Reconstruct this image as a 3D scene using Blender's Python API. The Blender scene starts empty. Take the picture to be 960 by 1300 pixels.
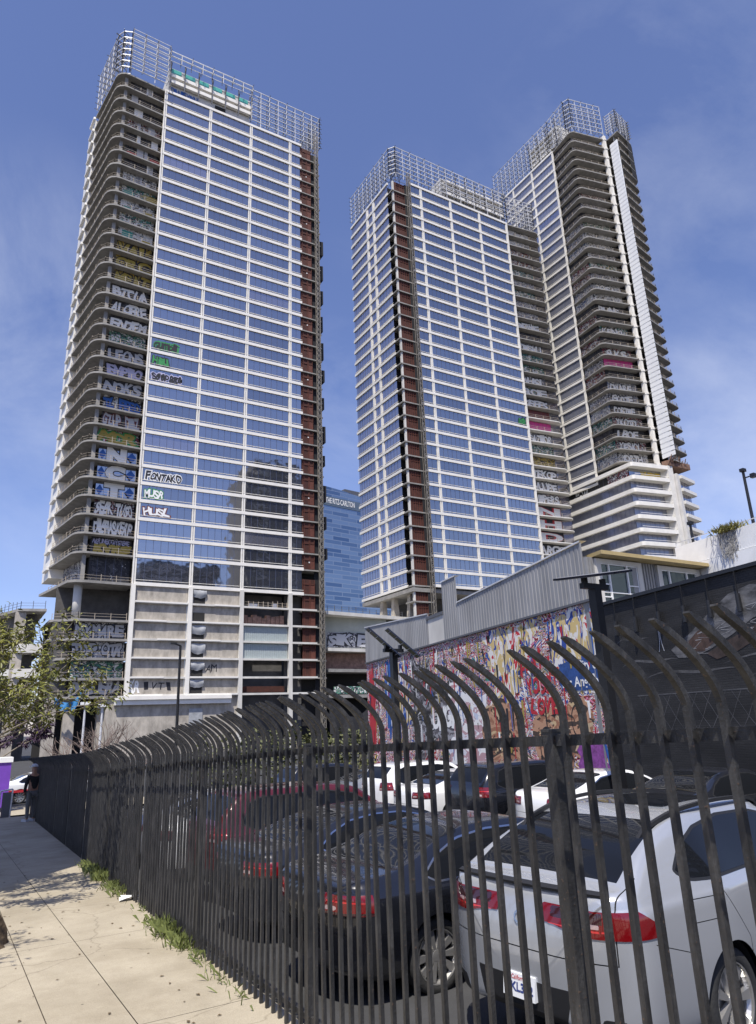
import bpy, math, random
import numpy as np
from mathutils import Vector, Matrix

random.seed(7)
R = math.radians
C = bpy.context.scene.collection
sc = bpy.context.scene

# ------------------------------------------------------------------ camera
cam_d = bpy.data.cameras.new('camera')
cam = bpy.data.objects.new('camera', cam_d)
C.objects.link(cam)
_fw = Vector((0.49451549, 0.81690856, 0.29684144))
_rt = Vector((0.86080866, -0.50756592, -0.03721944))
_up = Vector((-0.12026172, -0.27392927, 0.95420117))
_m = Matrix.Identity(4)
for _i in range(3):
    _m[_i][0] = _rt[_i]; _m[_i][1] = _up[_i]; _m[_i][2] = -_fw[_i]
_m[0][3] = 0.0; _m[1][3] = 0.0; _m[2][3] = 1.9
cam.matrix_world = _m
cam_d.sensor_fit = 'HORIZONTAL'
cam_d.sensor_width = 36.0
cam_d.lens = 887.0 / 960.0 * 36.0
cam_d.shift_y = -10.0 / 960.0
cam_d.clip_start = 0.05
cam_d.clip_end = 5000.0
sc.camera = cam

# ------------------------------------------------------------------ sky and sun
SUN_EL = 63.0
SUN_VEC = Vector((-0.643, -0.766, 0.0)) * math.cos(R(SUN_EL)) + Vector((0, 0, math.sin(R(SUN_EL))))
w = bpy.data.worlds.new("World")
sc.world = w
w.use_nodes = True
nt = w.node_tree
nt.nodes.clear()
n_out = nt.nodes.new('ShaderNodeOutputWorld')
n_bg = nt.nodes.new('ShaderNodeBackground')
n_sky = nt.nodes.new('ShaderNodeTexSky')
n_sky.sky_type = 'NISHITA'
n_sky.sun_disc = False
n_sky.sun_elevation = R(SUN_EL)
n_sky.sun_rotation = math.atan2(SUN_VEC.x, SUN_VEC.y)
n_sky.altitude = 100.0
n_sky.air_density = 1.0
n_sky.dust_density = 0.6
n_sky.ozone_density = 3.0
n_bg.inputs['Strength'].default_value = 0.114
tc = nt.nodes.new('ShaderNodeTexCoord')
mp = nt.nodes.new('ShaderNodeMapping')
mp.inputs['Scale'].default_value = (1.6, 2.0, 2.6)
mp.inputs['Rotation'].default_value = (0.3, 0.7, 0.2)
mp.inputs['Location'].default_value = (3.1, 1.4, 0.6)
nz = nt.nodes.new('ShaderNodeTexNoise')
nz.inputs['Scale'].default_value = 1.35
nz.inputs['Detail'].default_value = 9.0
nz.inputs['Roughness'].default_value = 0.62
nz.inputs['Distortion'].default_value = 0.5
cr = nt.nodes.new('ShaderNodeValToRGB')
cr.color_ramp.elements[0].position = 0.40
cr.color_ramp.elements[0].color = (0, 0, 0, 1)
cr.color_ramp.elements[1].position = 0.70
cr.color_ramp.elements[1].color = (0.31, 0.31, 0.31, 1)
mx = nt.nodes.new('ShaderNodeMix')
mx.data_type = 'RGBA'
mx.inputs[7].default_value = (7.6, 7.9, 8.6, 1)
tint = nt.nodes.new('ShaderNodeMix')
tint.data_type = 'RGBA'
tint.blend_type = 'MULTIPLY'
tint.inputs[0].default_value = 1.0
tint.inputs[7].default_value = (1.10, 1.0, 1.20, 1)
L = nt.links.new
L(tc.outputs['Generated'], mp.inputs['Vector'])
L(mp.outputs['Vector'], nz.inputs['Vector'])
L(nz.outputs['Fac'], cr.inputs['Fac'])
# thin cirrus only in some quarters of the sky
def _dir(px, py):
    d = _fw * 887 + _rt * (px - 480) + _up * (640 - py)
    return d.normalized()
_acc = None
for _px, _py, _r, _k in ((10, 420, 15, .9), (960, 590, 15, 1.0), (860, 190, 16, .5), (432, 520, 9, .8), (560, 330, 10, .35), (60, 620, 8, .5)):
    _vm = nt.nodes.new('ShaderNodeVectorMath'); _vm.operation = 'DOT_PRODUCT'; _vm.inputs[1].default_value = _dir(_px, _py)
    L(tc.outputs['Generated'], _vm.inputs[0])
    _mr = nt.nodes.new('ShaderNodeMapRange'); _mr.interpolation_type = 'SMOOTHSTEP'
    _mr.inputs[1].default_value = math.cos(R(_r)); _mr.inputs[2].default_value = 1.0; _mr.inputs[4].default_value = _k
    L(_vm.outputs['Value'], _mr.inputs[0])
    if _acc is None: _acc = _mr.outputs[0]
    else:
        _ad = nt.nodes.new('ShaderNodeMath'); _ad.operation = 'MAXIMUM'; L(_acc, _ad.inputs[0]); L(_mr.outputs[0], _ad.inputs[1]); _acc = _ad.outputs[0]
_ml = nt.nodes.new('ShaderNodeMath'); _ml.operation = 'MULTIPLY'
L(cr.outputs['Color'], _ml.inputs[0]); L(_acc, _ml.inputs[1])
L(n_sky.outputs['Color'], tint.inputs[6])
L(_ml.outputs[0], mx.inputs[0])
L(tint.outputs[2], mx.inputs[6])
L(mx.outputs[2], n_bg.inputs['Color'])
L(n_bg.outputs['Background'], n_out.inputs['Surface'])

sun_d = bpy.data.lights.new('sun', 'SUN')
sun_d.energy = 5.0
sun_d.angle = R(0.5)
sun_d.color = (1.0, 0.95, 0.87)
sun = bpy.data.objects.new('sun', sun_d)
C.objects.link(sun)
sun.location = (0, 0, 60)
sun.rotation_euler = SUN_VEC.to_track_quat('Z', 'Y').to_euler()

sc.view_settings.view_transform = 'Standard'
sc.view_settings.look = 'None'
sc.view_settings.exposure = 0.36
sc.view_settings.gamma = 1.0
sc.view_settings.use_curve_mapping = False
sc.cycles.max_bounces = 5
sc.cycles.diffuse_bounces = 2
sc.cycles.glossy_bounces = 3
sc.cycles.transparent_max_bounces = 6

# ------------------------------------------------------------------ helpers
_W = {}                       # world origin of every empty (things are built in world space, stored relative)
S = 0.86                      # towers were measured from a 142 m facade line; S brings a storey to about 3.3 m


def tw(p):
    return (p[0] * S, p[1] * S, (p[2] - 1.8) * S + 1.9)


def tag(o, label=None, cat=None, group=None, kind=None):
    if label: o['label'] = label
    if cat: o['category'] = cat
    if group: o['group'] = group
    if kind: o['kind'] = kind
    return o


def empty(name, loc, label=None, cat=None, group=None, rotz=0.0):
    o = bpy.data.objects.new(name, None)
    C.objects.link(o)
    o.location = loc
    o.rotation_euler = (0, 0, rotz)
    o.empty_display_size = 0.3
    _W[o.name] = tuple(loc)
    return tag(o, label, cat, group)


def lerp(a, b, t):
    return a + (b - a) * t


def unit2(a, b):
    dx, dy = b[0] - a[0], b[1] - a[1]
    l = math.hypot(dx, dy)
    return (dx / l, dy / l), l


class MB:
    """collects geometry for ONE mesh object"""

    def __init__(s, tower=False):
        s.v = []; s.f = []; s.m = []; s.t = tower

    def _add(s, vs, fs, mi):
        o = len(s.v)
        s.v += [tuple(map(float, p)) for p in vs]
        for f in fs:
            s.f.append(tuple(i + o for i in f)); s.m.append(mi)

    def face(s, pts, mi=0):
        s._add(pts, [tuple(range(len(pts)))], mi)

    def box(s, x0, x1, y0, y1, z0, z1, mi=0):
        v = [(x0, y0, z0), (x1, y0, z0), (x1, y1, z0), (x0, y1, z0), (x0, y0, z1), (x1, y0, z1), (x1, y1, z1), (x0, y1, z1)]
        s._add(v, [(0, 3, 2, 1), (4, 5, 6, 7), (0, 1, 5, 4), (1, 2, 6, 5), (2, 3, 7, 6), (3, 0, 4, 7)], mi)

    def obox(s, P, u, a0, a1, n0, n1, z0, z1, mi=0):
        """box along plan direction u (left to right seen from outside), n = outward"""
        n = (u[1], -u[0])
        q = lambda a, b, z: (P[0] + u[0] * a + n[0] * b, P[1] + u[1] * a + n[1] * b, z)
        v = [q(a0, n1, z0), q(a1, n1, z0), q(a1, n0, z0), q(a0, n0, z0), q(a0, n1, z1), q(a1, n1, z1), q(a1, n0, z1), q(a0, n0, z1)]
        s._add(v, [(0, 3, 2, 1), (4, 5, 6, 7), (0, 1, 5, 4), (1, 2, 6, 5), (2, 3, 7, 6), (3, 0, 4, 7)], mi)

    def pane(s, P, u, a0, a1, n, z0, z1, mi=0):
        m = (u[1], -u[0])
        q = lambda a, z: (P[0] + u[0] * a + m[0] * n, P[1] + u[1] * a + m[1] * n, z)
        s._add([q(a0, z0), q(a1, z0), q(a1, z1), q(a0, z1)], [(0, 1, 2, 3)], mi)

    def prism(s, poly, z0, z1, mi=0):
        k = len(poly)
        v = [(p[0], p[1], z0) for p in poly] + [(p[0], p[1], z1) for p in poly]
        f = [tuple(range(k - 1, -1, -1)), tuple(range(k, 2 * k))]
        f += [(i, (i + 1) % k, (i + 1) % k + k, i + k) for i in range(k)]
        s._add(v, f, mi)

    def tube(s, p, q, r, r2=None, n=6, mi=0, cap=True):
        p = Vector(p); q = Vector(q)
        d = q - p
        if d.length < 1e-6: return
        d.normalize()
        a = d.orthogonal().normalized(); b = d.cross(a)
        r2 = r if r2 is None else r2
        v = []
        for c, rr in ((p, r), (q, r2)):
            for i in range(n):
                t = 2 * math.pi * i / n
                v.append(tuple(c + (a * math.cos(t) + b * math.sin(t)) * rr))
        f = [(i, (i + 1) % n, (i + 1) % n + n, i + n) for i in range(n)]
        if cap: f += [tuple(range(n - 1, -1, -1)), tuple(range(n, 2 * n))]
        s._add(v, f, mi)

    def bar(s, p, q, w, h=None, mi=0):
        """square bar between two points"""
        p = Vector(p); q = Vector(q)
        d = (q - p)
        if d.length < 1e-6: return
        d.normalize()
        up = Vector((0, 0, 1)) if abs(d.z) < 0.9 else Vector((0, 1, 0))
        a = d.cross(up).normalized(); b = a.cross(d)
        h = w if h is None else h
        v = []
        for c in (p, q):
            for sa, sb in ((-1, -1), (1, -1), (1, 1), (-1, 1)):
                v.append(tuple(c + a * (sa * w / 2) + b * (sb * h / 2)))
        s._add(v, [(0, 1, 5, 4), (1, 2, 6, 5), (2, 3, 7, 6), (3, 0, 4, 7), (3, 2, 1, 0), (4, 5, 6, 7)], mi)

    def tris(s, V, T, mi=0):
        s._add([tuple(p) for p in V], [tuple(int(i) for i in t) for t in T], mi)

    def build(s, name, mats, parent=None, local=False, smooth=False, kind=None, normals=None):
        me = bpy.data.meshes.new(name)
        v = s.v
        if s.t: v = [tw(p) for p in v]
        if parent is not None and not local:
            o = _W[parent.name]
            v = [(p[0] - o[0], p[1] - o[1], p[2] - o[2]) for p in v]
        me.from_pydata(v, [], s.f)
        if not isinstance(mats, (list, tuple)): mats = [mats]
        for m in mats: me.materials.append(m)
        if len(mats) > 1: me.polygons.foreach_set('material_index', s.m)
        if smooth: me.polygons.foreach_set('use_smooth', [True] * len(me.polygons))
        me.validate()
        me.update()
        if normals is not None:
            me.normals_split_custom_set_from_vertices(normals)
        ob = bpy.data.objects.new(name, me)
        C.objects.link(ob)
        if parent is not None:
            ob.parent = parent
            _W[ob.name] = _W.get(parent.name, (0, 0, 0))
        else:
            _W[ob.name] = (0, 0, 0)
        if kind: ob['kind'] = kind
        return ob


def copy_tree(o, parent=None):
    c = o.copy()
    C.objects.link(c)
    c.parent = parent
    _W[c.name] = _W.get(o.name, (0, 0, 0))
    for ch in list(o.children):
        copy_tree(ch, c)
    return c


# ------------------------------------------------------------------ materials
def new_mat(name):
    m = bpy.data.materials.new(name)
    m.use_nodes = True
    return m, m.node_tree, m.node_tree.nodes['Principled BSDF']


def mat(name, col, rough=0.6, metal=0.0, var=0.0, vscale=3.0, bump=0.0, bscale=40.0, coat=0.0, spec=None, stretch=(1, 1, 1), dark=None, rnd=0.0):
    """principled surface; var mixes a second tone by noise (dirt, weathering), bump adds fine relief"""
    m, t, b = new_mat(name)
    b.inputs['Base Color'].default_value = (*col, 1)
    b.inputs['Roughness'].default_value = rough
    b.inputs['Metallic'].default_value = metal
    if coat: b.inputs['Coat Weight'].default_value = coat; b.inputs['Coat Roughness'].default_value = 0.03
    if spec is not None: b.inputs['Specular IOR Level'].default_value = spec
    N = t.nodes; K = t.links.new
    if var or bump:
        tc = N.new('ShaderNodeTexCoord')
        mp = N.new('ShaderNodeMapping'); mp.inputs['Scale'].default_value = stretch
        K(tc.outputs['Object'], mp.inputs['Vector'])
    colsock = None
    if var:
        nz = N.new('ShaderNodeTexNoise'); nz.inputs['Scale'].default_value = vscale; nz.inputs['Detail'].default_value = 7
        nz.inputs['Roughness'].default_value = 0.65
        K(mp.outputs['Vector'], nz.inputs['Vector'])
        rp = N.new('ShaderNodeValToRGB')
        d = dark if dark else tuple(c * (1 - var) for c in col)
        lt = tuple(min(1, c * (1 + var * 0.4)) for c in col)
        rp.color_ramp.elements[0].position = 0.32; rp.color_ramp.elements[0].color = (*d, 1)
        rp.color_ramp.elements[1].position = 0.66; rp.color_ramp.elements[1].color = (*lt, 1)
        K(nz.outputs['Fac'], rp.inputs['Fac'])
        colsock = rp.outputs['Color']
        K(colsock, b.inputs['Base Color'])
    if rnd:
        oi = N.new('ShaderNodeObjectInfo')
        hsv = N.new('ShaderNodeHueSaturation')
        mr = N.new('ShaderNodeMapRange'); mr.inputs[3].default_value = 1 - rnd; mr.inputs[4].default_value = 1 + rnd
        K(oi.outputs['Random'], mr.inputs[0]); K(mr.outputs[0], hsv.inputs['Value'])
        if colsock: K(colsock, hsv.inputs['Color'])
        else: hsv.inputs['Color'].default_value = (*col, 1)
        K(hsv.outputs['Color'], b.inputs['Base Color'])
    if bump:
        n2 = N.new('ShaderNodeTexNoise'); n2.inputs['Scale'].default_value = bscale; n2.inputs['Detail'].default_value = 5
        K(mp.outputs['Vector'], n2.inputs['Vector'])
        bp = N.new('ShaderNodeBump'); bp.inputs['Strength'].default_value = bump; bp.inputs['Distance'].default_value = 0.02
        K(n2.outputs['Fac'], bp.inputs['Height']); K(bp.outputs['Normal'], b.inputs['Normal'])
    return m


def facade_glass(name, col, rough, metal, wob=0.02, rnd=0.12):
    """tinted curtain-wall glass: mirrors the sky, each sheet a little different and slightly bowed"""
    m, t, b = new_mat(name)
    N = t.nodes; K = t.links.new
    b.inputs['Metallic'].default_value = metal
    b.inputs['Roughness'].default_value = rough
    oi = N.new('ShaderNodeObjectInfo')
    mr = N.new('ShaderNodeMapRange'); mr.inputs[3].default_value = 1 - rnd; mr.inputs[4].default_value = 1 + rnd
    K(oi.outputs['Random'], mr.inputs[0])
    hsv = N.new('ShaderNodeHueSaturation'); hsv.inputs['Color'].default_value = (*col, 1)
    K(mr.outputs[0], hsv.inputs['Value'])
    K(hsv.outputs['Color'], b.inputs['Base Color'])
    tc = N.new('ShaderNodeTexCoord')
    nz = N.new('ShaderNodeTexNoise'); nz.inputs['Scale'].default_value = 0.35; nz.inputs['Detail'].default_value = 2
    K(tc.outputs['Object'], nz.inputs['Vector'])
    bp = N.new('ShaderNodeBump'); bp.inputs['Strength'].default_value = wob * 4; bp.inputs['Distance'].default_value = 0.25
    K(nz.outputs['Fac'], bp.inputs['Height']); K(bp.outputs['Normal'], b.inputs['Normal'])
    return m


def splash(name, stops, scale=1.0, stretch=(1, 1, 1), distort=1.5, scale2=3.0, rough=0.7, seed=0.0, mix=0.5, rnd=True):
    """sprayed paint: bands of flat colours cut out of warped noise, two layers"""
    m, t, b = new_mat(name)
    N = t.nodes; K = t.links.new
    b.inputs['Roughness'].default_value = rough
    tc = N.new('ShaderNodeTexCoord')
    mp = N.new('ShaderNodeMapping'); mp.inputs['Scale'].default_value = stretch
    mp.inputs['Location'].default_value = (seed, seed * 1.7, seed * 0.6)
    K(tc.outputs['Object'], mp.inputs['Vector'])
    vec = mp.outputs['Vector']
    if rnd:
        oi = N.new('ShaderNodeObjectInfo')
        sc_ = N.new('ShaderNodeMath'); sc_.operation = 'MULTIPLY'; sc_.inputs[1].default_value = 60
        K(oi.outputs['Random'], sc_.inputs[0])
        ad = N.new('ShaderNodeVectorMath'); ad.operation = 'ADD'
        K(vec, ad.inputs[0]); K(sc_.outputs[0], ad.inputs[1])
        vec = ad.outputs[0]

    def layer(s_, dis):
        nz = N.new('ShaderNodeTexNoise'); nz.inputs['Scale'].default_value = s_; nz.inputs['Detail'].default_value = 3
        nz.inputs['Distortion'].default_value = dis; nz.inputs['Roughness'].default_value = 0.55
        K(vec, nz.inputs['Vector'])
        return nz.outputs['Fac']

    def ramp(fac, st):
        rp = N.new('ShaderNodeValToRGB'); rp.color_ramp.interpolation = 'CONSTANT'
        e = rp.color_ramp.elements
        while len(e) < len(st): e.new(0.5)
        for i, c in enumerate(st):
            e[i].position = 0.0 if i == 0 else lerp(0.30, 0.70, (i - 1) / max(1, len(st) - 2))
            e[i].color = (*c, 1)
        K(fac, rp.inputs['Fac'])
        return rp.outputs['Color']
    c1 = ramp(layer(scale, distort), stops)
    st2 = stops[1:] + stops[:1]
    c2 = ramp(layer(scale2, distort * 0.7), st2)
    msk = N.new('ShaderNodeMath'); msk.operation = 'GREATER_THAN'; msk.inputs[1].default_value = mix
    K(layer(scale * 1.9, 2.0), msk.inputs[0])
    mxn = N.new('ShaderNodeMix'); mxn.data_type = 'RGBA'
    K(msk.outputs[0], mxn.inputs[0]); K(c1, mxn.inputs[6]); K(c2, mxn.inputs[7])
    K(mxn.outputs[2], b.inputs['Base Color'])
    return m


M = {}
M['white_paint'] = mat('white_panel', (0.80, 0.77, 0.70), 0.5, var=0.10, vscale=0.6)
M['white_stone'] = mat('white_stone_cladding', (0.66, 0.64, 0.59), 0.6, var=0.16, vscale=0.5)
M['slab'] = mat('balcony_concrete', (0.29, 0.278, 0.256), 0.85, var=0.28, vscale=0.8, bump=0.2, bscale=6)
M['concrete'] = mat('raw_concrete', (0.43, 0.39, 0.33), 0.9, var=0.42, vscale=0.8, bump=0.15, bscale=5, stretch=(1, 1, 0.5))
M['concrete_light'] = mat('pale_concrete', (0.62, 0.60, 0.55), 0.85, var=0.2, vscale=0.4, stretch=(1, 1, 0.4))
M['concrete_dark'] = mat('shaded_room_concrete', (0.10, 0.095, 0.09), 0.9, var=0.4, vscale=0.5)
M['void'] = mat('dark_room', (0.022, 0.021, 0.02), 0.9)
M['mullion'] = mat('mullion_metal', (0.10, 0.11, 0.16), 0.4, 0.3)
M['glass_blue'] = facade_glass('blue_glass', (0.41, 0.415, 0.43), 0.04, 0.95, rnd=0.12)
M['glass_pale'] = facade_glass('pale_glass', (0.42, 0.41, 0.45), 0.10, 0.85)
M['glass_milky'] = facade_glass('milky_glass', (0.27, 0.28, 0.33), 0.14, 0.5)
M['rust'] = mat('rust_red_screen', (0.062, 0.017, 0.010), 0.8, var=0.45, vscale=0.9)
M['rust_frame'] = mat('rust_red_frame', (0.12, 0.036, 0.022), 0.7, var=0.3, vscale=2)
M['mast'] = mat('hoist_mast_metal', (0.30, 0.27, 0.22), 0.55, 0.5, var=0.3, vscale=1)
M['galv'] = mat('galvanised_steel', (0.66, 0.66, 0.66), 0.5, 0.25, var=0.2, vscale=1.2)
M['galv_dark'] = mat('dark_steel', (0.14, 0.14, 0.145), 0.5, 0.5)
M['rail_tan'] = mat('railing_post', (0.42, 0.36, 0.28), 0.7, var=0.2)
M['teal'] = mat('teal_glass', (0.10, 0.42, 0.36), 0.2)
M['mesh_black'] = mat('black_netting', (0.012, 0.012, 0.014), 0.9)
M['fabric_grey'] = mat('grey_sheeting', (0.36, 0.37, 0.38), 0.6, var=0.3, vscale=1.0, bump=0.5, bscale=2)
M['tarp_blue'] = mat('blue_tarp', (0.03, 0.19, 0.42), 0.5, var=0.3, vscale=1.5)
M['tarp_dark'] = mat('black_tarp', (0.022, 0.022, 0.024), 0.7, var=0.5, vscale=0.4, stretch=(3, 3, 0.4), bump=0.6, bscale=1.5)
M['brick_pile'] = mat('stacked_boxes', (0.27, 0.16, 0.12), 0.8, var=0.5, vscale=1.6)
M['black'] = mat('black_paint', (0.012, 0.012, 0.013), 0.4, var=0.2, vscale=6)
M['p_white'] = mat('spray_white', (0.80, 0.80, 0.78), 0.6)
M['p_black'] = mat('spray_black', (0.015, 0.015, 0.02), 0.6)
M['p_red'] = mat('spray_red', (0.45, 0.02, 0.03), 0.6)
M['p_green'] = mat('spray_green', (0.03, 0.25, 0.07), 0.6)
M['p_blue'] = mat('spray_blue', (0.02, 0.10, 0.36), 0.6)
M['p_yellow'] = mat('spray_yellow', (0.55, 0.36, 0.02), 0.6)
M['p_gold'] = mat('spray_gold', (0.36, 0.27, 0.05), 0.6)
M['p_pink'] = mat('spray_pink', (0.60, 0.05, 0.25), 0.6)
M['p_grey'] = mat('spray_silver', (0.42, 0.43, 0.46), 0.5)
M['p_teal'] = mat('spray_teal', (0.04, 0.26, 0.22), 0.6)
M['p_lilac'] = mat('spray_lilac', (0.45, 0.44, 0.62), 0.6)
M['p_brown'] = mat('spray_maroon', (0.13, 0.03, 0.03), 0.6)
_w, _k, _g = (0.62, 0.62, 0.60), (0.02, 0.02, 0.025), (0.28, 0.28, 0.30)
M['g_grey'] = splash('graffiti_grey', [_k, _g, _w, _k, (0.36, 0.36, 0.42), _k], 0.55, (1, 1, 1.3), 1.6, 1.2)
M['g_blue'] = splash('graffiti_blue', [_k, (0.03, 0.08, 0.22), _g, _w, (0.04, 0.05, 0.08), (0.05, 0.12, 0.3)], 0.5, (1, 1, 1.3), 1.5, 1.3)
M['g_red'] = splash('graffiti_red', [_k, (0.25, 0.015, 0.02), _w, _k, (0.2, 0.03, 0.04), _g], 0.5, (1, 1, 1.3), 1.5, 1.3)
M['g_yellow'] = splash('graffiti_gold', [(0.05, 0.04, 0.02), (0.42, 0.29, 0.03), (0.36, 0.25, 0.03), _k, (0.45, 0.33, 0.08), (0.25, 0.2, 0.1)], 0.4, (1, 1, 1.3), 1.3, 1.4)
M['g_green'] = splash('graffiti_green', [_k, (0.05, 0.16, 0.09), _w, _k, (0.05, 0.2, 0.15), (0.2, 0.25, 0.12)], 0.5, (1, 1, 1.3), 1.5, 1.4)
M['g_mixed'] = splash('graffiti_mixed', [_k, (0.3, 0.26, 0.1), _w, (0.03, 0.03, 0.035), (0.05, 0.25, 0.22), _w], 0.4, (1, 1, 1.2), 1.8, 1.0)
M['g_dark'] = splash('graffiti_dark', [_k, (0.035, 0.035, 0.04), _k, (0.06, 0.06, 0.065), _k, _w], 0.5, (1, 1, 1.2), 1.2, 1.0, mix=0.65)
M['g_white'] = splash('graffiti_white', [_w, (0.5, 0.5, 0.5), _w, (0.05, 0.05, 0.05), (0.55, 0.55, 0.53), (0.3, 0.3, 0.3)], 0.4, (1, 1, 1.2), 1.5, 1.2)

# ------------------------------------------------------------------ lettering
_txt = {}


def text_geo(body, bold=0.0):
    k = (body, bold)
    if k not in _txt:
        cu = bpy.data.curves.new('lettering', 'FONT')
        cu.body = body; cu.offset = bold; cu.resolution_u = 3
        ob = bpy.data.objects.new('lettering', cu)
        C.objects.link(ob)
        me = ob.evaluated_get(bpy.context.evaluated_depsgraph_get()).to_mesh()
        V = np.array([v.co[:2] for v in me.vertices]); F = [tuple(p.vertices) for p in me.polygons]
        bpy.data.objects.remove(ob); bpy.data.curves.remove(cu)
        _txt[k] = (V, F)
    return _txt[k]


def letters(mb, body, P, u, a0, a1, z0, z1, n, bold=0.02, mi=0, ref=None, slant=0.0):
    """flat painted letters filling the rectangle a0..a1 x z0..z1 of a wall with plan direction u"""
    V, F = text_geo(body, bold)
    Vr = text_geo(body, ref if ref is not None else bold)[0]
    lo, hi = Vr.min(0), Vr.max(0)
    nn = (u[1], -u[0])
    q = []
    for p in V:
        t = (p - lo) / (hi - lo)
        a = a0 + (a1 - a0) * t[0] + slant * (t[1] - .5) * (z1 - z0); z = z0 + (z1 - z0) * t[1]
        q.append((P[0] + u[0] * a + nn[0] * n, P[1] + u[1] * a + nn[1] * n, z))
    mb._add(q, F, mi)


def tag_letters(mb, body, P, u, a0, a1, z0, z1, n, bold=0.05, mi=0, seed=0, grow=0.0):
    """hand-sprayed lettering: every letter its own size, tilt, height and wobble, overlapping its neighbours"""
    rng = random.Random(body + str(seed))
    k = len(body); cw = (a1 - a0) / k
    nn = (u[1], -u[0])
    for i, ch in enumerate(body):
        w_, h_ = cw * rng.uniform(1.0, 1.28), (z1 - z0) * rng.uniform(.86, 1.06)
        ca = a0 + cw * (i + .5) + rng.uniform(-.08, .08) * cw; cz = (z0 + z1) / 2 + rng.uniform(-.07, .07) * (z1 - z0)
        rot = rng.uniform(-.14, .14); sh = rng.uniform(-.12, .22); p1, p2, p3 = (rng.uniform(0, 6.28) for _ in range(3)); tp = rng.uniform(-.22, .22)
        if ch == ' ': continue
        V, F = text_geo(ch, bold)
        Vr = text_geo(ch, .05)[0]
        lo, hi = Vr.min(0), Vr.max(0)
        q = []
        for p in V:
            t = (p - lo) / np.maximum(hi - lo, 1e-3) - .5
            a = t[0] * w_ * (1 + tp * t[1]) + sh * t[1] * h_; z = t[1] * h_
            a += .05 * w_ * math.sin(5 * t[1] + p1); z += .05 * h_ * math.sin(5 * t[0] + p2) + .03 * h_ * math.sin(9 * t[0] + p3)
            aa = ca + a * math.cos(rot) - z * math.sin(rot); zz = cz + a * math.sin(rot) + z * math.cos(rot)
            nz_ = n + i * .0012
            q.append((P[0] + u[0] * aa + nn[0] * nz_, P[1] + u[1] * aa + nn[1] * nz_, zz))
        mb._add(q, F, mi)

# ------------------------------------------------------------------ towers (tower units, baked through tw())
def win_mesh(P, u, a0, a1, z0, z1, pane_w=1.45, n=0.0):
    mb = MB(True)
    mb.pane(P, u, a0, a1, n, z0, z1, 0)
    k = max(1, int(round((a1 - a0) / pane_w)))
    for i in range(1, k):
        a = lerp(a0, a1, i / k)
        mb.obox(P, u, a - .028, a + .028, n, n + .05, z0, z1, 1)
    return mb


def facade(root, P, u, bays, zs, cols, band=0.70, glass='glass_blue', keep=100, narrow=(), pane_w=1.45, ends=None, zlow=None):
    """glass bays between white columns and a white spandrel beam at every floor"""
    made = 0
    rest = MB(True)
    a_s = min(b[0] for b in bays) - .4 if ends is None else ends[0]
    a_e = max(b[1] for b in bays) + .4 if ends is None else ends[1]
    for i in range(len(zs) - 1, 0, -1):          # lowest floors show largest
        zt, zb = zs[i - 1] - band * .5, zs[i] + band * .5
        for j, (a0, a1) in enumerate(bays):
            mb = win_mesh(P, u, a0, a1, zb, zt, pane_w)
            if made < keep and j not in narrow:
                mb.build('window', [M[glass] if random.random() > .05 else M['glass_pale'], M['mullion']], root)
                made += 1
            else:
                o = len(rest.v)
                rest.v += mb.v; rest.f += [tuple(x + o for x in f) for f in mb.f]; rest.m += mb.m
    if rest.f:
        rest.build('window', [M[glass], M['mullion']], root, kind='stuff')
    for z in zs:
        mb = MB(True)
        mb.obox(P, u, a_s, a_e, -.25, .27, z - band * .5, z + band * .5)
        if z != zs[0]: mb.obox(P, u, a_s, a_e, .02, .14, z + band * .5 + .42, z + band * .5 + .50)
        mb.build('spandrel_beam', M['white_paint'], root)
    zl = zs[-1] - band * .5 if zlow is None else zlow
    for a, wd in cols:
        mb = MB(True)
        mb.obox(P, u, a - wd / 2, a - .09, -.3, .20, zl, zs[0] + band * .5)
        mb.obox(P, u, a + .09, a + wd / 2, -.3, .20, zl, zs[0] + band * .5)
        mb.obox(P, u, a - .09, a + .09, -.3, -.05, zl, zs[0] + band * .5)
        mb.build('facade_column', M['white_paint'], root)


def rail_mesh(pts, z, h=1.15, step=2.3, mb=None, r=.05):
    mb = mb or MB(True)
    for p, q in zip(pts[:-1], pts[1:]):
        u, l = unit2(p, q)
        k = max(1, int(l / step))
        for i in range(k + 1):
            x, y = lerp(p[0], q[0], i / k), lerp(p[1], q[1], i / k)
            mb.box(x - r, x + r, y - r, y + r, z, z + h + random.uniform(-.1, .25))
        for hh in (.55, 1.08):
            mb.bar((p[0], p[1], z + hh), (q[0], q[1], z + hh), .05)
    return mb


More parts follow.
